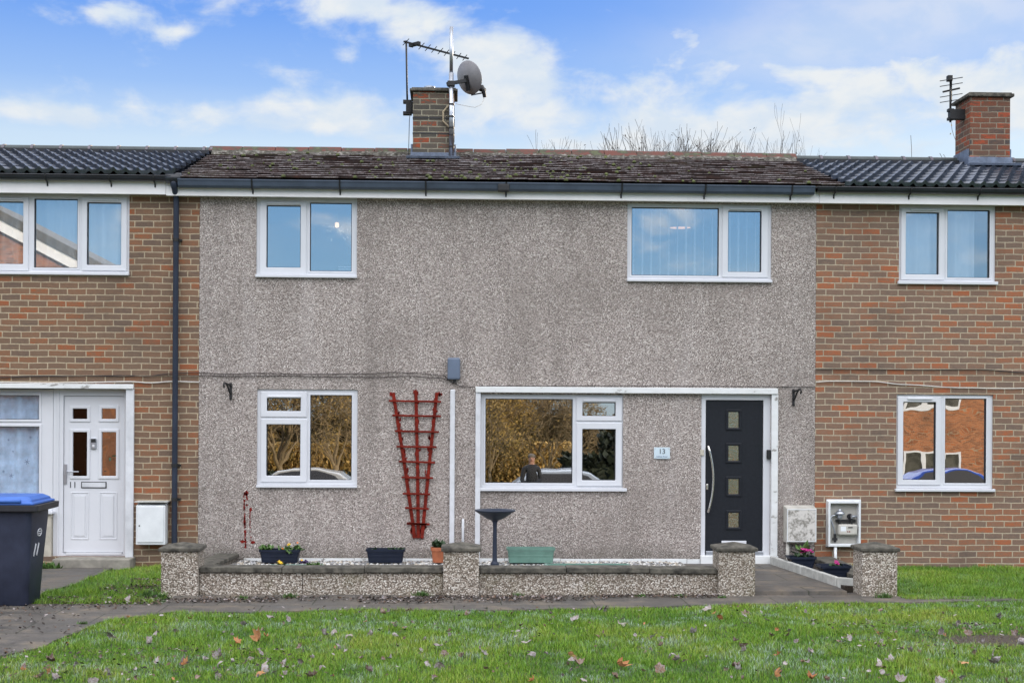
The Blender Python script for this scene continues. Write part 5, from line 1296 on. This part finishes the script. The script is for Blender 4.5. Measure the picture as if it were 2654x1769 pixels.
for vx, vt, yy, dp, sd, nl, wd, lb in (
    (1225, 298, 15, 4, 63, 60, .8, 'thin bare tree just right of the satellite dish chimney'), (1310, 300, 16, 4, 74, 160, 1.1, 'low twiggy tree above the middle of the ridge'),
    (1390, 292, 15.5, 4, 75, 200, 1.0, 'low bare tree with scattered dead leaves, right of the middle of the ridge'), (1470, 290, 15, 4, 65, 200, .9, 'bare tree with a few dead leaves above the ridge, left of the bushy bare tree'),
    (1540, 284, 14.5, 4, 76, 380, 1.0, 'bushy bare tree with clustered dead leaves behind the ridge'), (1600, 280, 14, 4, 66, 420, 1.0, 'bare tree with dead leaves just left of the tallest bare tree'),
    (1665, 252, 14.5, 4, 68, 90, .7, 'tallest bare tree with dark upright shoots behind the right end of the old ridge'), (1722, 262, 13.5, 4, 69, 60, .7, 'bare tree with branches leaning right, above the join of the two roofs')):
    x, zt_ = skyline(vx, vt, yy); tree((x, yy, -.1), zt_ + .1, .11, dp, sd, lb, GT, M['bark'], M['bark'], nl, .06, up=.34, spread=.46, kids=(4, 5), trunk=.42, minr=.0036, wide=wd)
x, zt_ = skyline(2352, 270, Yt); tree((x, Yt, -.1), zt_ + .1, .08, 3, 71, 'slender tree with yellow green leaves right of the red chimney', GT, M['bark'], M['leaf_gold'], 420, .07, up=.45, spread=.38, kids=(3, 4), trunk=.45, minr=.006)
x, zt_ = skyline(2150, 300, Yt + 2); tree((x, Yt + 2, -.1), zt_ - .1, .06, 2, 83, 'faint bare sapling left of the red chimney', GT, M['bark'], M['bark'], 20, .05, up=.5, spread=.3, kids=(3, 4), trunk=.5, minr=.006)

# ------------------------------------------------------------------ what the windows mirror: the far side of the street
GS = 'golden trees across the street'
for k, (v, yy, h, sd) in enumerate(((640, -40, 7.4, 5), (770, -42, 7.6, 6), (1125, -40, 7.6, 9), (1110, -44, 7.2, 15), (1262, -42, 5.6, 16))):
    x = RF(v, 1000, yy)[0]
    tree((x, yy, -1.3), h, .11, 4, sd, ['golden leaved tree across the street, mirrored in the left pane of the lower left window', 'golden tree behind another across the street, mirrored in the lower left window', 'golden willow like tree across the street, mirrored in the big lower window', 'golden tree behind the willow, mirrored at the left edge of the big lower window', 'small nearly bare tree right of the willow, mirrored in the big lower window'][k], GS, M['bark_gold'], M['leaf_gold'], [5000, 5000, 6500, 6500, 350][k], .10, up=.06, spread=.85, kids=(4, 6), trunk=.14, minr=.010, name='golden_tree', wide=[1, 1, .62, .7, .8][k])
def hedge(x, y, w_, d_, h, seed, label):
    rng = random.Random(seed); q = MB()
    q.box(x - w_ * .42, x + w_ * .42, y - d_ * .4, y + d_ * .4, -1.32, -1.28 + h * .7)
    foliage(q, x, y, -1.3, w_ / 2, d_ / 2, int(900 * w_), .30, h * .9, 0, rng)
    o = q.build('hedge', M['hedge_leaf'], None, (x, y, -1.3)); tag(o, label, 'hedge', 'dark hedges across the street')
x, z = RF(1375, 1040, -33); hedge(x, -33, 2.6, 1.4, z + 1.3, 3, 'dark low hedge across the street mirrored in the right pane of the big lower window')
x, z = RF(1428, 985, -34); hedge(x, -34, 1.5, 1.4, z + 1.3, 8, 'tall dark bush across the street mirrored in the right pane of the big lower window')
x, z = RF(1140, 1020, -47)
rng_ = random.Random(12); q = MB(); foliage(q, x, -47, -1.3, 3.4, .8, 12000, .22, z + 1.3, 0, rng_); o = q.build('shrubbery', M['leaf_gold'], None, (x, -47, -1.3)); tag(o, 'golden brown shrubbery across the street mirrored low in the big lower window', 'shrubbery')
x, z = RF(705, 1020, -47)
rng_ = random.Random(13); q = MB(); foliage(q, x, -47, -1.3, 5.0, .8, 15000, .22, z + 1.3, 0, rng_); o = q.build('shrubbery', M['leaf_gold'], None, (x, -47, -1.3)); tag(o, 'golden brown shrubbery across the street mirrored low in the lower left window', 'shrubbery')
x = RF(690, 1050, -34)[0]; hedge(x, -34, 9.0, 1.2, .9, 4, 'dark hedge across the street mirrored in the lower left window')
M['pane_far'] = plain('far_pane', (.09, .085, .07), .15, var=.5, vscale=2)
x0_, zt_ = RF(560, 955, -62); x1_ = RF(1450, 955, -62)[0]
rng_ = random.Random(21); q = MB(); q.box(x0_, x1_, -62.4, -62, -1.35, zt_ - .5); foliage(q, (x0_ + x1_) / 2, -61.6, -1.3, (x1_ - x0_) / 2, .6, 15000, .42, zt_ + 1.2, 0, rng_); o = q.build('hedge', plain('brown_hedge', (.13, .095, .05), .8, var=.4, vscale=1.5), None, ((x0_ + x1_) / 2, -62, -1.3)); tag(o, 'long brown winter hedge far across the street, mirrored in both lower windows', 'hedge')
# facing brick terrace
def far_house(name, xa, xb, yf, yb, zt, label, gable=None, wins=()):
    hs = thing(name, ((xa + xb) / 2, yf, -1.3), label, 'house', 'brick houses across the street')
    q = MB(); q.box(xa, xb, yb, yf, -1.5, zt)
    if gable: ax, azz = gable; q.loft([[(xa, y, zt), (xb, y, zt), (ax, y, azz)] for y in (yf, yb)])
    q.build('wall', M['brick_far'], hs)
    if gable:
        ax, azz = gable
        q = MB(); f = MB()
        for (sx, sz), s in (((xa, zt), -1), ((xb, zt), 1)):
            dv = Vector((sx - ax, 0, sz - azz)); n_ = Vector((-dv.z, 0, dv.x)).normalized(); n_ = n_ if n_.z > 0 else -n_
            ex = dv.normalized() * .5
            P = [Vector((ax, 0, azz)), Vector((sx, 0, sz)) + ex]
            for (bq, y0_, y1_, t0_, t1_) in ((q, yf + .25, yb - .25, .02, .30), (f, yf + .20, yf + .02, -.30, .02)):
                bq.loft([[(p_.x + n_.x * t_, y_, p_.z + n_.z * t_) for p_, t_ in ((P[0], t0_), (P[1], t0_), (P[1], t1_), (P[0], t1_))] for y_ in (y0_, y1_)])
        q.build('roof', M['paving'], hs); f.build('bargeboard', M['fascia'], hs)
    else:
        q = MB(); ym = (yf + yb) / 2; q.loft([[(x_, yf + .35, zt), (x_, ym, zt + 1.7), (x_, yb - .35, zt), (x_, yb - .35, zt - .12), (x_, yf + .35, zt - .12)] for x_ in (xa - .1, xb + .1)]); q.build('roof', M['paving'], hs)
    for (l_, r_, b_, t_) in wins:
        n_ = 3; hw = (r_ - l_) / n_; hl = [(l_ + k * hw + .12, l_ + (k + 1) * hw - .12, b_ + .14, t_ - .14) for k in range(n_)]
        wn = MB().grid_wall(l_, r_, b_, t_, hl, yf + .001, yf + .06); o = wn.build('window', M['pvc'], hs)
        for hh in hl: MB().box(hh[0], hh[1], yf + .004, yf + .03, hh[2], hh[3]).build('pane', M['pane_far'], o)
    return hs
Yh = -52.0
def rr4(l, t, r, b_, Y): a, c_ = RF(l, t, Y), RF(r, b_, Y); return (a[0], c_[0], c_[1], a[1])
xa, xb = RF(1960, 900, Yh)[0], RF(2560, 900, Yh)[0]
far_house('facing_terrace', xa, xb, Yh, Yh - 8, RF(2100, 800, Yh)[1], 'orange brick house with white windows across the street, mirrored in the lower right window', None,
          [rr4(2080, 886, 2208, 940, Yh), rr4(2076, 1036, 2208, 1104, Yh), rr4(2330, 886, 2440, 940, Yh), rr4(2330, 1036, 2440, 1104, Yh)])
Yg2 = -30.0
a, c_ = RF(0, 499, Yg2), RF(178, 592, Yg2); sl = (c_[1] - a[1]) / (c_[0] - a[0])
xe_ = RF(235, 600, Yg2)[0]; ze_ = a[1] + sl * (xe_ - a[0]); xap = a[0] - 2.2; zap = a[1] + sl * (xap - a[0])
far_house('gable_house', 2 * xap - xe_, xe_, Yg2, Yg2 - 9, ze_ - .1, 'orange brick gable house across the street, mirrored in the upper left windows', (xap, zap - .1), [])
# road with parked cars
sheet('road', [(-70, -30), (70, -30), (70, -21.5), (-70, -21.5)], -1.245, plain('asphalt', (.05, .05, .052), .85, var=.2, vscale=20, bump=.3, bscale=90), .1)
CARC = {}
def car(x, y, col, label):
    root = thing('parked_car', (x, y, -1.245), label, 'car', 'cars parked across the lawn'); z0 = -1.245
    mp = plain(col[0] + '_car_paint', col[1], .22, .3, var=.04)
    prof = [(-2.05, .32), (-2.08, .62), (-1.98, .80), (-1.25, .92), (-.62, 1.34), (-.25, 1.42), (.75, 1.42), (1.15, 1.34), (1.80, .95), (2.05, .88), (2.10, .55), (2.02, .30), (1.62, .28), (1.55, .45), (1.15, .45), (1.08, .26), (-1.0, .26), (-1.08, .45), (-1.5, .45), (-1.56, .28)]
    rings = []
    for yy, k, dz_ in ((-.86, .97, 0), (-.80, 1.0, 0), (-.55, 1.0, .02), (.55, 1.0, .02), (.80, 1.0, 0), (.86, .97, 0)):
        tum = abs(yy)
        rings.append([(x + px * k, y + yy * (1 - .20 * max(0, (pz - .9) / .5) * (1 if tum > .6 else .0)), z0 + pz + (dz_ if pz > .8 else 0)) for px, pz in prof])
    b_ = MB().loft(rings).build('body', mp, root, bevel=.03, seg=3)
    for s in (1, -1):
        q = MB(); gl = [(-1.05, .96), (-.55, 1.30), (-.2, 1.36), (.72, 1.36), (1.05, 1.28), (1.45, .97)]
        q.loft([[(x + px, y + s * (.872 * (1 - .20 * max(0, (pz - .9) / .5)) + o_), z0 + pz) for px, pz in gl] for o_ in (-.01, .006)]); q.build('side_window', M['seal'], root)
        for wx in (-1.29, 1.35):
            q = MB(); q.loft([[(x + wx + .31 * math.cos(a * .2618), y + s * yy, z0 + .31 + .31 * math.sin(a * .2618)) for a in range(24)] for yy in (.66, .87)]); wh = q.build('wheel', M['black_iron'], root, bevel=.02)
            q = MB(); q.loft([[(x + wx + .19 * math.cos(a * .2618), y + s * yy, z0 + .31 + .19 * math.sin(a * .2618)) for a in range(24)] for yy in (.86, .88)]); q.build('rim', M['galv'], wh)
        MB().box(x - 2.09, x - 1.95, y + s * .55 - .18, y + s * .55 + .18, z0 + .60, z0 + .74).build('headlight', M['white_paint'], root, bevel=.02)
        MB().box(x + 2.0, x + 2.11, y + s * .62 - .12, y + s * .62 + .12, z0 + .60, z0 + .84).build('tail_light', M['red_stain'], root, bevel=.02)
for (v, yy, col, lb) in ((1262, -24.2, ('silver', (.30, .33, .37)), 'silver car parked on the road, mirrored in the big lower window'), (1560, -24.4, ('white', (.62, .63, .64)), 'white car parked on the road to the right of a silver car'),
                         (690, -24.3, ('grey', (.34, .33, .31)), 'grey car parked on the road, mirrored in the lower left window'), (2150, -26, ('blue', (.02, .06, .30)), 'deep blue car parked on the road, mirrored in the lower right window')):
    car(RF(v, 1090, yy)[0], yy, col, lb)
# the photographer, mirrored in the big window
def person(x, y, zg):
    root = thing('person', (x, y, zg), 'person in a dark coat with a small remote, mirrored in the big lower window', 'person')
    def skin(name, verts, edges, m_, sub=2):
        me = bpy.data.meshes.new(name); me.from_pydata([v[:3] for v in verts], edges, []); o = bpy.data.objects.new(name, me); COL.objects.link(o); o.parent = root
        sk = o.modifiers.new('skin', 'SKIN'); sk.use_smooth_shade = True
        for i, v in enumerate(verts): 
            rr_ = v[3]; me.skin_vertices[0].data[i].radius = (rr_, rr_ if len(v) < 5 else v[4])
        me.skin_vertices[0].data[0].use_root = True
        s_ = o.modifiers.new('sub', 'SUBSURF'); s_.levels = sub; s_.render_levels = sub; me.materials.append(m_); return o
    V = [(0, 0, .95, .15, .12), (0, .01, 1.12, .15, .11), (0, .01, 1.32, .17, .12), (0, 0, 1.45, .11, .09), (0, .0, 1.53, .055), (0, .015, 1.60, .075, .085), (0, .02, 1.68, .082, .10), (0, .01, 1.75, .06, .075),
         (-.19, 0, 1.42, .065), (-.25, .03, 1.15, .05), (-.16, .24, 1.06, .038), (-.12, .30, 1.07, .03),
         (.19, 0, 1.42, .065), (.25, .03, 1.15, .05), (.12, .25, 1.08, .038), (.06, .30, 1.09, .03),
         (-.10, 0, .86, .095), (-.11, .01, .48, .065), (-.11, -.01, .09, .045), (-.12, .13, .04, .04), (.10, 0, .86, .095), (.11, .01, .48, .065), (.11, -.01, .09, .045), (.12, .13, .04, .04)]
    E = [(0, 1), (1, 2), (2, 3), (3, 4), (4, 5), (5, 6), (6, 7), (3, 8), (8, 9), (9, 10), (10, 11), (3, 12), (12, 13), (13, 14), (14, 15), (0, 16), (16, 17), (17, 18), (18, 19), (0, 20), (20, 21), (21, 22), (22, 23)]
    for s, (hx_, hy_) in ((-1, (-.12, .30)), (1, (.06, .30))):
        b0 = 11 if s < 0 else 15
        for k in range(4):
            V += [(hx_ + .018 * (k - 1.5), hy_ + .055, 1.075 + .004 * k, .010), (hx_ + .017 * (k - 1.5) - s * .01, hy_ + .085 - .006 * abs(k - 1.5), 1.05, .008)]; n = len(V); E += [(b0, n - 2), (n - 2, n - 1)]
        V += [(hx_ - s * .04, hy_ + .03, 1.095, .010), (hx_ - s * .045, hy_ + .06, 1.10, .008)]; n = len(V); E += [(b0, n - 2), (n - 2, n - 1)]
    m_, t, bb, pos = mat('person_skin_and_coat'); z = t.sep(pos)[2]
    c = t.ramp(t.math('DIVIDE', t.math('SUBTRACT', z, zg), 1.8), [(0, (.02, .02, .02)), (.05, (.03, .035, .05)), (.52, (.03, .035, .05)), (.53, (.015, .016, .02)), (.84, (.015, .016, .02)), (.845, (.45, .25, .19)), (1, (.45, .25, .19))], 'CONSTANT')
    t.l.new(c, bb.inputs['Base Color']); bb.inputs['Roughness'].default_value = .8
    body = skin('body', V, E, m_)
    q = MB(); hc = Vector((x, y + .012, zg + 1.70))
    rings = [[hc + Vector((rr_ * math.cos(a * .3927) * .92, rr_ * math.sin(a * .3927) * 1.12 - .012, zz)) for a in range(16)] for rr_, zz in ((.085, -.02), (.096, .02), (.088, .06), (.055, .09), (.01, .10))]
    q.loft(rings).build('hair', plain('grey_hair', (.14, .12, .10), .8), root, smooth=True)
    q = MB()
    for s in (-1, 1): q.lathe([(.012, zg + 1.665), (.012, zg + 1.68)], x + s * .032, y + .105, 8)
    q.build('eyes', M['seal'], body if False else root)
    MB().bar((x, y + .10, zg + 1.665), (x, y + .135, zg + 1.635), .022, .02).build('nose', m_, root, bevel=.006)
    MB().box(x - .028, x + .028, y + .105, y + .112, zg + 1.603, zg + 1.612).build('mouth', M['red_stain'], root)
    MB().box(x - .07, x - .01, y + .335, y + .40, zg + 1.055, zg + 1.085).build('remote', M['dark_metal'], root, bevel=.005)
x = RF(1221, 1050, -18.9)[0]; person(x, -18.9, RF(1221, 1043, -18.9)[1] - 1.78)

# ------------------------------------------------------------------ grass, weeds and fallen leaves
nrng = np.random.default_rng(7)
def vnoise(x, y, s, seed):                         # cheap smooth value noise
    g = np.random.default_rng(seed).random((64, 64)); X, Y_ = (x * s) % 64, (y * s) % 64; xi, yi = X.astype(int), Y_.astype(int); fx_, fy_ = X - xi, Y_ - yi
    fx_ = fx_ * fx_ * (3 - 2 * fx_); fy_ = fy_ * fy_ * (3 - 2 * fy_); a, b2, c_, d_ = g[xi, yi], g[(xi + 1) % 64, yi], g[xi, (yi + 1) % 64], g[(xi + 1) % 64, (yi + 1) % 64]
    return (a * (1 - fx_) + b2 * fx_) * (1 - fy_) + (c_ * (1 - fx_) + d_ * fx_) * fy_
m_, t, bb, pos = mat('grass_blade'); at = t.new('ShaderNodeAttribute', attribute_name='tint'); at.attribute_type = 'GEOMETRY'
tr_, tg_, tb_ = t.sep(at.outputs['Color'])
c = t.ramp(tr_, [(0, (.042, .106, .014)), (.4, (.102, .228, .020)), (.75, (.190, .310, .028)), (1, (.30, .33, .060))])
c = t.mix(tg_, c, (.40, .47, .46)); c = t.mix(tb_, c, (.19, .14, .075))
t.l.new(c, bb.inputs['Base Color']); bb.inputs['Roughness'].default_value = .55; bb.inputs['Specular IOR Level'].default_value = .25
M['grass'] = m_
BARE = Gd(2330, 1470, -.085)
def grass(name, pts, n, h, z, label, front=True, rng=nrng, frost=1.0):
    P = np.array(pts); lo, hi = P.min(0), P.max(0)
    x = rng.uniform(lo[0], hi[0], n); y = rng.uniform(lo[1], hi[1], n)
    inside = np.zeros(n, bool); j = len(P) - 1
    for i in range(len(P)):
        xi, yi, xj, yj = *P[i], *P[j]
        inside ^= ((yi > y) != (yj > y)) & (x < (xj - xi) * (y - yi) / (yj - yi + 1e-12) + xi); j = i
    x, y = x[inside], y[inside]
    yj = .05 * (vnoise(x, y, 7., 21) - .5) + .03 * (vnoise(x, y, 23., 22) - .5)
    y = y + yj; clump = vnoise(x, y, 4.0, 1); med = vnoise(x, y, 1.1, 2); fine = vnoise(x, y, 14., 3)
    bare = np.exp(-(((x - BARE[0]) / .55) ** 2 + ((y - BARE[1]) / .30) ** 2)) if front else np.zeros_like(x)
    keep = rng.random(len(x)) < (.22 + .78 * np.clip(fine * 1.25, 0, 1)) * (1 - .92 * np.clip(bare * 2.2, 0, 1)); x, y, clump, med, fine, bare = [q[keep] for q in (x, y, clump, med, fine, bare)]
    n = len(x); H = h * (.55 + .75 * clump) * rng.uniform(.5, 1.25, n) * (1 - .6 * bare); a = rng.uniform(0, 2 * np.pi, n); w_ = rng.uniform(.0014, .0028, n)
    lean = rng.uniform(.1, .85, n) * H; la = a + rng.normal(0, .6, n)
    zz = z if not callable(z) else z(y)
    B = np.stack([x, y, np.full(n, 0.0) + zz], 1); side = np.stack([-np.sin(a) * w_, np.cos(a) * w_, np.zeros(n)], 1)
    Lv = np.stack([np.cos(la) * lean, np.sin(la) * lean, np.zeros(n)], 1); up_ = np.stack([np.zeros(n), np.zeros(n), H], 1)
    V = np.stack([B - side, B + side, B + side * .75 + Lv * .35 + up_ * .6, B - side * .75 + Lv * .35 + up_ * .6, B + Lv + up_ * .95], 1).reshape(-1, 3)
    o5 = np.arange(n) * 5
    loops = np.stack([o5, o5 + 1, o5 + 2, o5 + 3, o5 + 3, o5 + 2, o5 + 4], 1).reshape(-1)
    me = bpy.data.meshes.new(name); me.vertices.add(len(V)); me.vertices.foreach_set('co', V.reshape(-1).astype(np.float32))
    me.loops.add(len(loops)); me.loops.foreach_set('vertex_index', loops.astype(np.int32))
    me.polygons.add(2 * n); st = np.stack([np.arange(n) * 7, np.arange(n) * 7 + 4], 1).reshape(-1); me.polygons.foreach_set('loop_start', st.astype(np.int32))
    me.update(calc_edges=True); me.validate()
    col = np.zeros((n, 5, 4), np.float32); tint = np.clip(.06 + .42 * med + .30 * clump + .34 * rng.random(n) + rng.normal(0, .12, n), 0, 1)
    fr = np.clip((vnoise(x, y, 2.2, 5) * .4 + vnoise(x, y, 9., 6) * .6 - .49) * 3.4, 0, .75) * frost * (rng.random(n) < .42)
    dead = ((rng.random(n) < .065) | (rng.random(n) < bare * 1.2)) * rng.uniform(.4, 1, n)
    col[:, :, 0] = tint[:, None]; col[:, :, 1] = fr[:, None] * np.array([.3, .3, .8, .8, 1.0])[None]; col[:, :, 2] = dead[:, None]; col[:, :, 3] = 1
    at_ = me.color_attributes.new('tint', 'FLOAT_COLOR', 'POINT'); at_.data.foreach_set('color', col.reshape(-1))
    me.materials.append(M['grass']); o = bpy.data.objects.new(name, me); COL.objects.link(o); o['kind'] = 'stuff'; o['label'] = label; return o
fr_ = [(x, y - .02) for x, y in PAVE_FRONT]
fl = [p for p in fr_ if -8.5 < p[0] < 7.5]
fl = [(-7.2, fr_[0][1] - .4)] + fl + [(6.6, fl[-1][1]), (6.6, -7.9), (-7.2, -7.9)]
lx0 = Gd(-20, 1568, -.085)[0] - .3; lx1 = Gd(2372, 1568, -.085)[0] + .6
grass('lawn_grass', fl, 620000, .046, -.09, 'short frosted lawn grass in front of the pavement')
# tighter tufts spilling over the pavement edge
lp = [PATH_L[4], (Gd(303, 1300, ZP)[0], -.33), (Gd(400, 1300, ZP)[0], -.02), (P1[1] - .1, -.02), (P1[0] + .1, YW + .3), (P1[0] + .02, bl[1] + .02), (PATH_L[1][0], bl[1] + .02), PATH_L[2], PATH_L[3]]
grass('side_grass', lp, 42000, .058, -.09, 'longer grass patch between the white door step and the left pier', front=False, frost=.3)
rp = [(P4[1] + .0, YW - .28), (7.5, YW - .28), (7.5, -.0), (P4[1] - .15, -.0)]
grass('side_grass', rp, 100000, .058, -.09, 'lush green grass in front of the red brick house', front=False, frost=.35)
# weeds along the wall feet
rw = random.Random(77)
def weed(vx, vy, s, mi, n, label, z=ZP, name='weed'):
    x, y = Gd(vx, vy, z); q = MB()
    for k in range(n):
        a = rw.uniform(0, 6.28); L_ = s * rw.uniform(.35, .85); t = rw.uniform(.5, 1.45); p_ = Vector((x + rw.gauss(0, s * .4), y + rw.gauss(0, s * .12), z - .005)); d_ = Vector((math.cos(a) * math.cos(t), math.sin(a) * math.cos(t) * .6, math.sin(t)))
        u = Vector((-math.sin(a), math.cos(a), 0)) * (.004 if mi == 0 else s * .12)
        q.add([p_ - u, p_ + u, p_ + d_ * L_ * .6 + u * .9, p_ + d_ * L_, p_ + d_ * L_ * .6 - u * .9], [(0, 1, 2, 3, 4)], 0)
    o = q.build(name, M['plant_green' if mi < 2 else 'plant_dark'], None, (x, y, z)); tag(o, label, 'weed', 'weeds along the foot of the walls')
weed(665, 1372, .085, 0, 130, 'tuft of bright grass at the foot of the left garden wall')
weed(971, 1370, .11, 0, 170, 'tuft of grass at the wall foot just left of the middle pier')
weed(560, 1376, .07, 1, 60, 'small weed at the wall foot near the left pier')
weed(1190, 1370, .08, 0, 110, 'grass tuft at the wall foot below the birdbath')
weed(1470, 1370, .06, 1, 50, 'small leafy weed at the wall foot below the house number plate')
weed(1560, 1371, .06, 1, 60, 'leafy weed at the wall foot left of the door pier')
weed(1660, 1372, .05, 1, 40, 'tiny weed at the foot of the door pier')
weed(2085, 1291, .20, 2, 260, 'dark leafy bush against the red brick wall behind the rightmost pier', z=-.085, name='bush')
weed(1975, 1288, .16, 2, 160, 'dark leafy bush under the open gas meter box', z=-.06, name='bush')
weed(2170, 1290, .09, 1, 70, 'low weed on the grass at the red brick wall foot', z=-.085)
weed(2030, 1372, .09, 0, 170, 'grass tuft creeping round the foot of the rightmost pier')
weed(108, 1308, .14, 1, 150, 'green weed beside the white door step', z=-.085)
weed(350, 1372, .12, 1, 90, 'leafy weed at the left foot of the left pier')
weed(190, 1432, .05, 0, 60, 'small grass tuft on the edge of the left paving')
# crumbled leaf litter and dirt swept against the wall feet
def litter(name, label, rects, n, seed, lift=0.0):
    rng = random.Random(seed); q = MB()
    for k in range(n):
        l_, t_, r_, b_ = rects[rng.randrange(len(rects))]; x, y = Gd(rng.uniform(l_, r_), t_ + (b_ - t_) * rng.random() ** 1.6, ZP); s = rng.uniform(.006, .022); a = rng.uniform(0, 6.28); z = ZP + lift + rng.uniform(.001, .012)
        u = Vector((math.cos(a), math.sin(a), rng.uniform(-.4, .6))) * s; v_ = Vector((-math.sin(a), math.cos(a), rng.uniform(-.3, .5))) * s * .7; P = Vector((x, y, z + .006))
        q.add([P - u, P + v_ * .8, P + u, P - v_], [(0, 1, 2, 3)], rng.choice((0, 0, 0, 1, 1, 2)))
    o = q.build(name, [plain('litter_dark', (.035, .026, .020), .9, var=.3), plain('litter_brown', (.10, .062, .040), .9, var=.3), plain('litter_pale', (.30, .26, .25), .9, var=.3)]); o['kind'] = 'stuff'; o['label'] = label
litter('leaf_litter', 'crumbled dead leaves and dirt along the foot of the garden wall', [(375, 1376, 640, 1384), (455, 1371, 1020, 1380), (1000, 1369, 1400, 1379), (1000, 1370, 1300, 1384), (1380, 1367, 1660, 1373), (820, 1372, 1010, 1386)], 3600, 5)
litter('leaf_litter', 'dead leaves and dirt trodden along the edge of the side grass by the left pier', [(110, 1372, 370, 1390), (230, 1345, 372, 1388), (300, 1330, 372, 1388)], 1700, 6)
litter('leaf_litter', 'small crumbled leaf fragments scattered over the lawn grass', [(-20, 1400, 2372, 1568), (-20, 1400, 2372, 1568), (0, 1500, 700, 1568), (1900, 1440, 2372, 1500)], 1500, 8, .028)
litter('leaf_litter', 'dirt and leaf crumbs on the left paving slabs', [(-20, 1390, 300, 1400), (-20, 1395, 180, 1480)], 260, 9)
# leaves: a few crumpled shapes shared by every copy
def leaf_mesh(seed, curl):
    rng = random.Random(seed); out = []
    lob = [(0, 1.0), (.42, .70), (.85, .92), (1.25, .66), (1.75, .78), (2.3, .55), (2.9, .34)]
    pts = [(a, r_) for a, r_ in lob] + [(-a, r_) for a, r_ in reversed(lob[1:])]
    b_ = MB(); ctr = (0, 0, 0); n = len(pts)
    P = []
    for a, r_ in pts:
        r_ *= rng.uniform(.8, 1.1); x, y = r_ * math.cos(a), r_ * math.sin(a) * .85
        P.append((x, y))
    mid = [(x * .5, y * .5) for x, y in P]
    f = lambda x, y: curl * (x * x * .55 + y * y * 1.1) + .16 * math.sin(3 * x + seed) * math.cos(4 * y) + rng.gauss(0, .03)
    vs_ = [(0, 0, f(0, 0))] + [(x, y, f(x, y)) for x, y in mid] + [(x, y, f(x, y)) for x, y in P]
    fs_ = [(0, 1 + i, 1 + (i + 1) % n) for i in range(n)] + [(1 + i, 1 + n + i, 1 + n + (i + 1) % n, 1 + (i + 1) % n) for i in range(n)]
    b_.add(vs_, fs_); return b_
def leaf_mat(name, a, c_, fr):
    m_, t, bb, pos = mat(name); oi = t.new('ShaderNodeObjectInfo').outputs['Random']; n = t.noise(pos, 45, 3, .6)
    col = t.mix(oi, a, c_); col = t.mix(t.math('MULTIPLY', t.sstep(n, .4, .62), fr), col, (.44, .43, .46))
    t.l.new(col, bb.inputs['Base Color']); bb.inputs['Roughness'].default_value = .8; return m_
KIND = [('pale', leaf_mat('frosted_leaf', (.15, .112, .095), (.30, .245, .215), .50), 'frosted pale fallen leaf lying curled in the grass', 'frosted pale fallen leaves'),
        ('brown', leaf_mat('brown_leaf', (.10, .055, .035), (.20, .12, .07), .25), 'dull brown fallen leaf lying in the grass', 'brown fallen leaves'),
        ('orange', leaf_mat('orange_leaf', (.36, .13, .035), (.42, .22, .09), .08), 'orange fallen leaf lying in the grass', 'orange fallen leaves')]
PROTO = []
for k, (nm, mt_, lb, gp_) in enumerate(KIND):
    for s in range(4):
        PROTO.append((k, leaf_mesh(10 * k + s, [.5, .9, -.6, 1.3][s]), mt_, lb, gp_))
MESH = []
rl = random.Random(99)
def put_leaf(x, y, z, s, kind, tilt=None):
    c_ = [q for q in range(len(PROTO)) if PROTO[q][0] == kind]; i = rl.choice(c_); k, mb_, mt_, lb, gp_ = PROTO[i]
    if MESH and i in dict(MESH):
        o = dict(MESH)[i].copy(); COL.objects.link(o)
    else:
        o = mb_.build('fallen_leaf', mt_, None, (0, 0, 0)); MESH.append((i, o))
    o.location = (x, y, z); o.scale = (s, s * rl.uniform(.7, 1.1), s); tl = tilt if tilt is not None else .7
    o.rotation_euler = (rl.gauss(0, tl), rl.gauss(0, tl), rl.uniform(0, 6.28)); o['label'] = lb; o['category'] = 'fallen leaf'; o['group'] = gp_
cnt = 0
while cnt < 245:
    vx, vy = rl.uniform(-10, 2362), 1392 + 176 * rl.random() ** 1.0
    x, y = Gd(vx, vy, -.06)
    edge = np.interp(vx, [f_[0] for f_ in front], [f_[1] for f_ in front])
    if vy < edge - 2: continue
    dens = vnoise(np.array([x]), np.array([y]), 1.5, 12)[0]
    if rl.random() > .35 + .9 * dens: continue
    s = rl.choice([.024, .030, .036, .044, .054, .066]) * rl.uniform(.8, 1.2)
    put_leaf(x, y, -.05 + rl.uniform(-.012, .012), s, rl.choices([0, 1, 2], [55, 36, 9])[0]); cnt += 1
for (vx, vy, s, kd) in ((1422, 1530, .072, 2), (1655, 1418, .05, 2), (1640, 1412, .045, 2), (740, 1535, .06, 0), (1010, 1530, .06, 0), (1710, 1500, .05, 0), (358, 1456, .055, 0), (545, 1478, .055, 2), (1865, 1560, .07, 2), (1515, 1542, .07, 1), (1712, 1497, .05, 1)):
    x, y = Gd(vx, vy, -.05); put_leaf(x, y, -.03, s, kd, .5)
KIND2 = {0: 'frosted pale fallen leaf drifted on the paving below the garden wall', 1: 'brown fallen leaf drifted on the paving below the garden wall'}
for k in range(34):
    vx = rl.choice([rl.gauss(900, 90), rl.uniform(470, 1300), rl.gauss(1180, 50), rl.uniform(160, 365)]); vy = 1375 + rl.uniform(-3, 5) if vx > 366 else 1383 - rl.random() ** 2 * 40
    x, y = Gd(vx, vy, ZP); kd = rl.choices([0, 1], [55, 45])[0]
    put_leaf(x, y, ZP + .012 if vx > 366 else -.045, rl.uniform(.03, .055), kd, .4)
    o = COL.objects[-1]
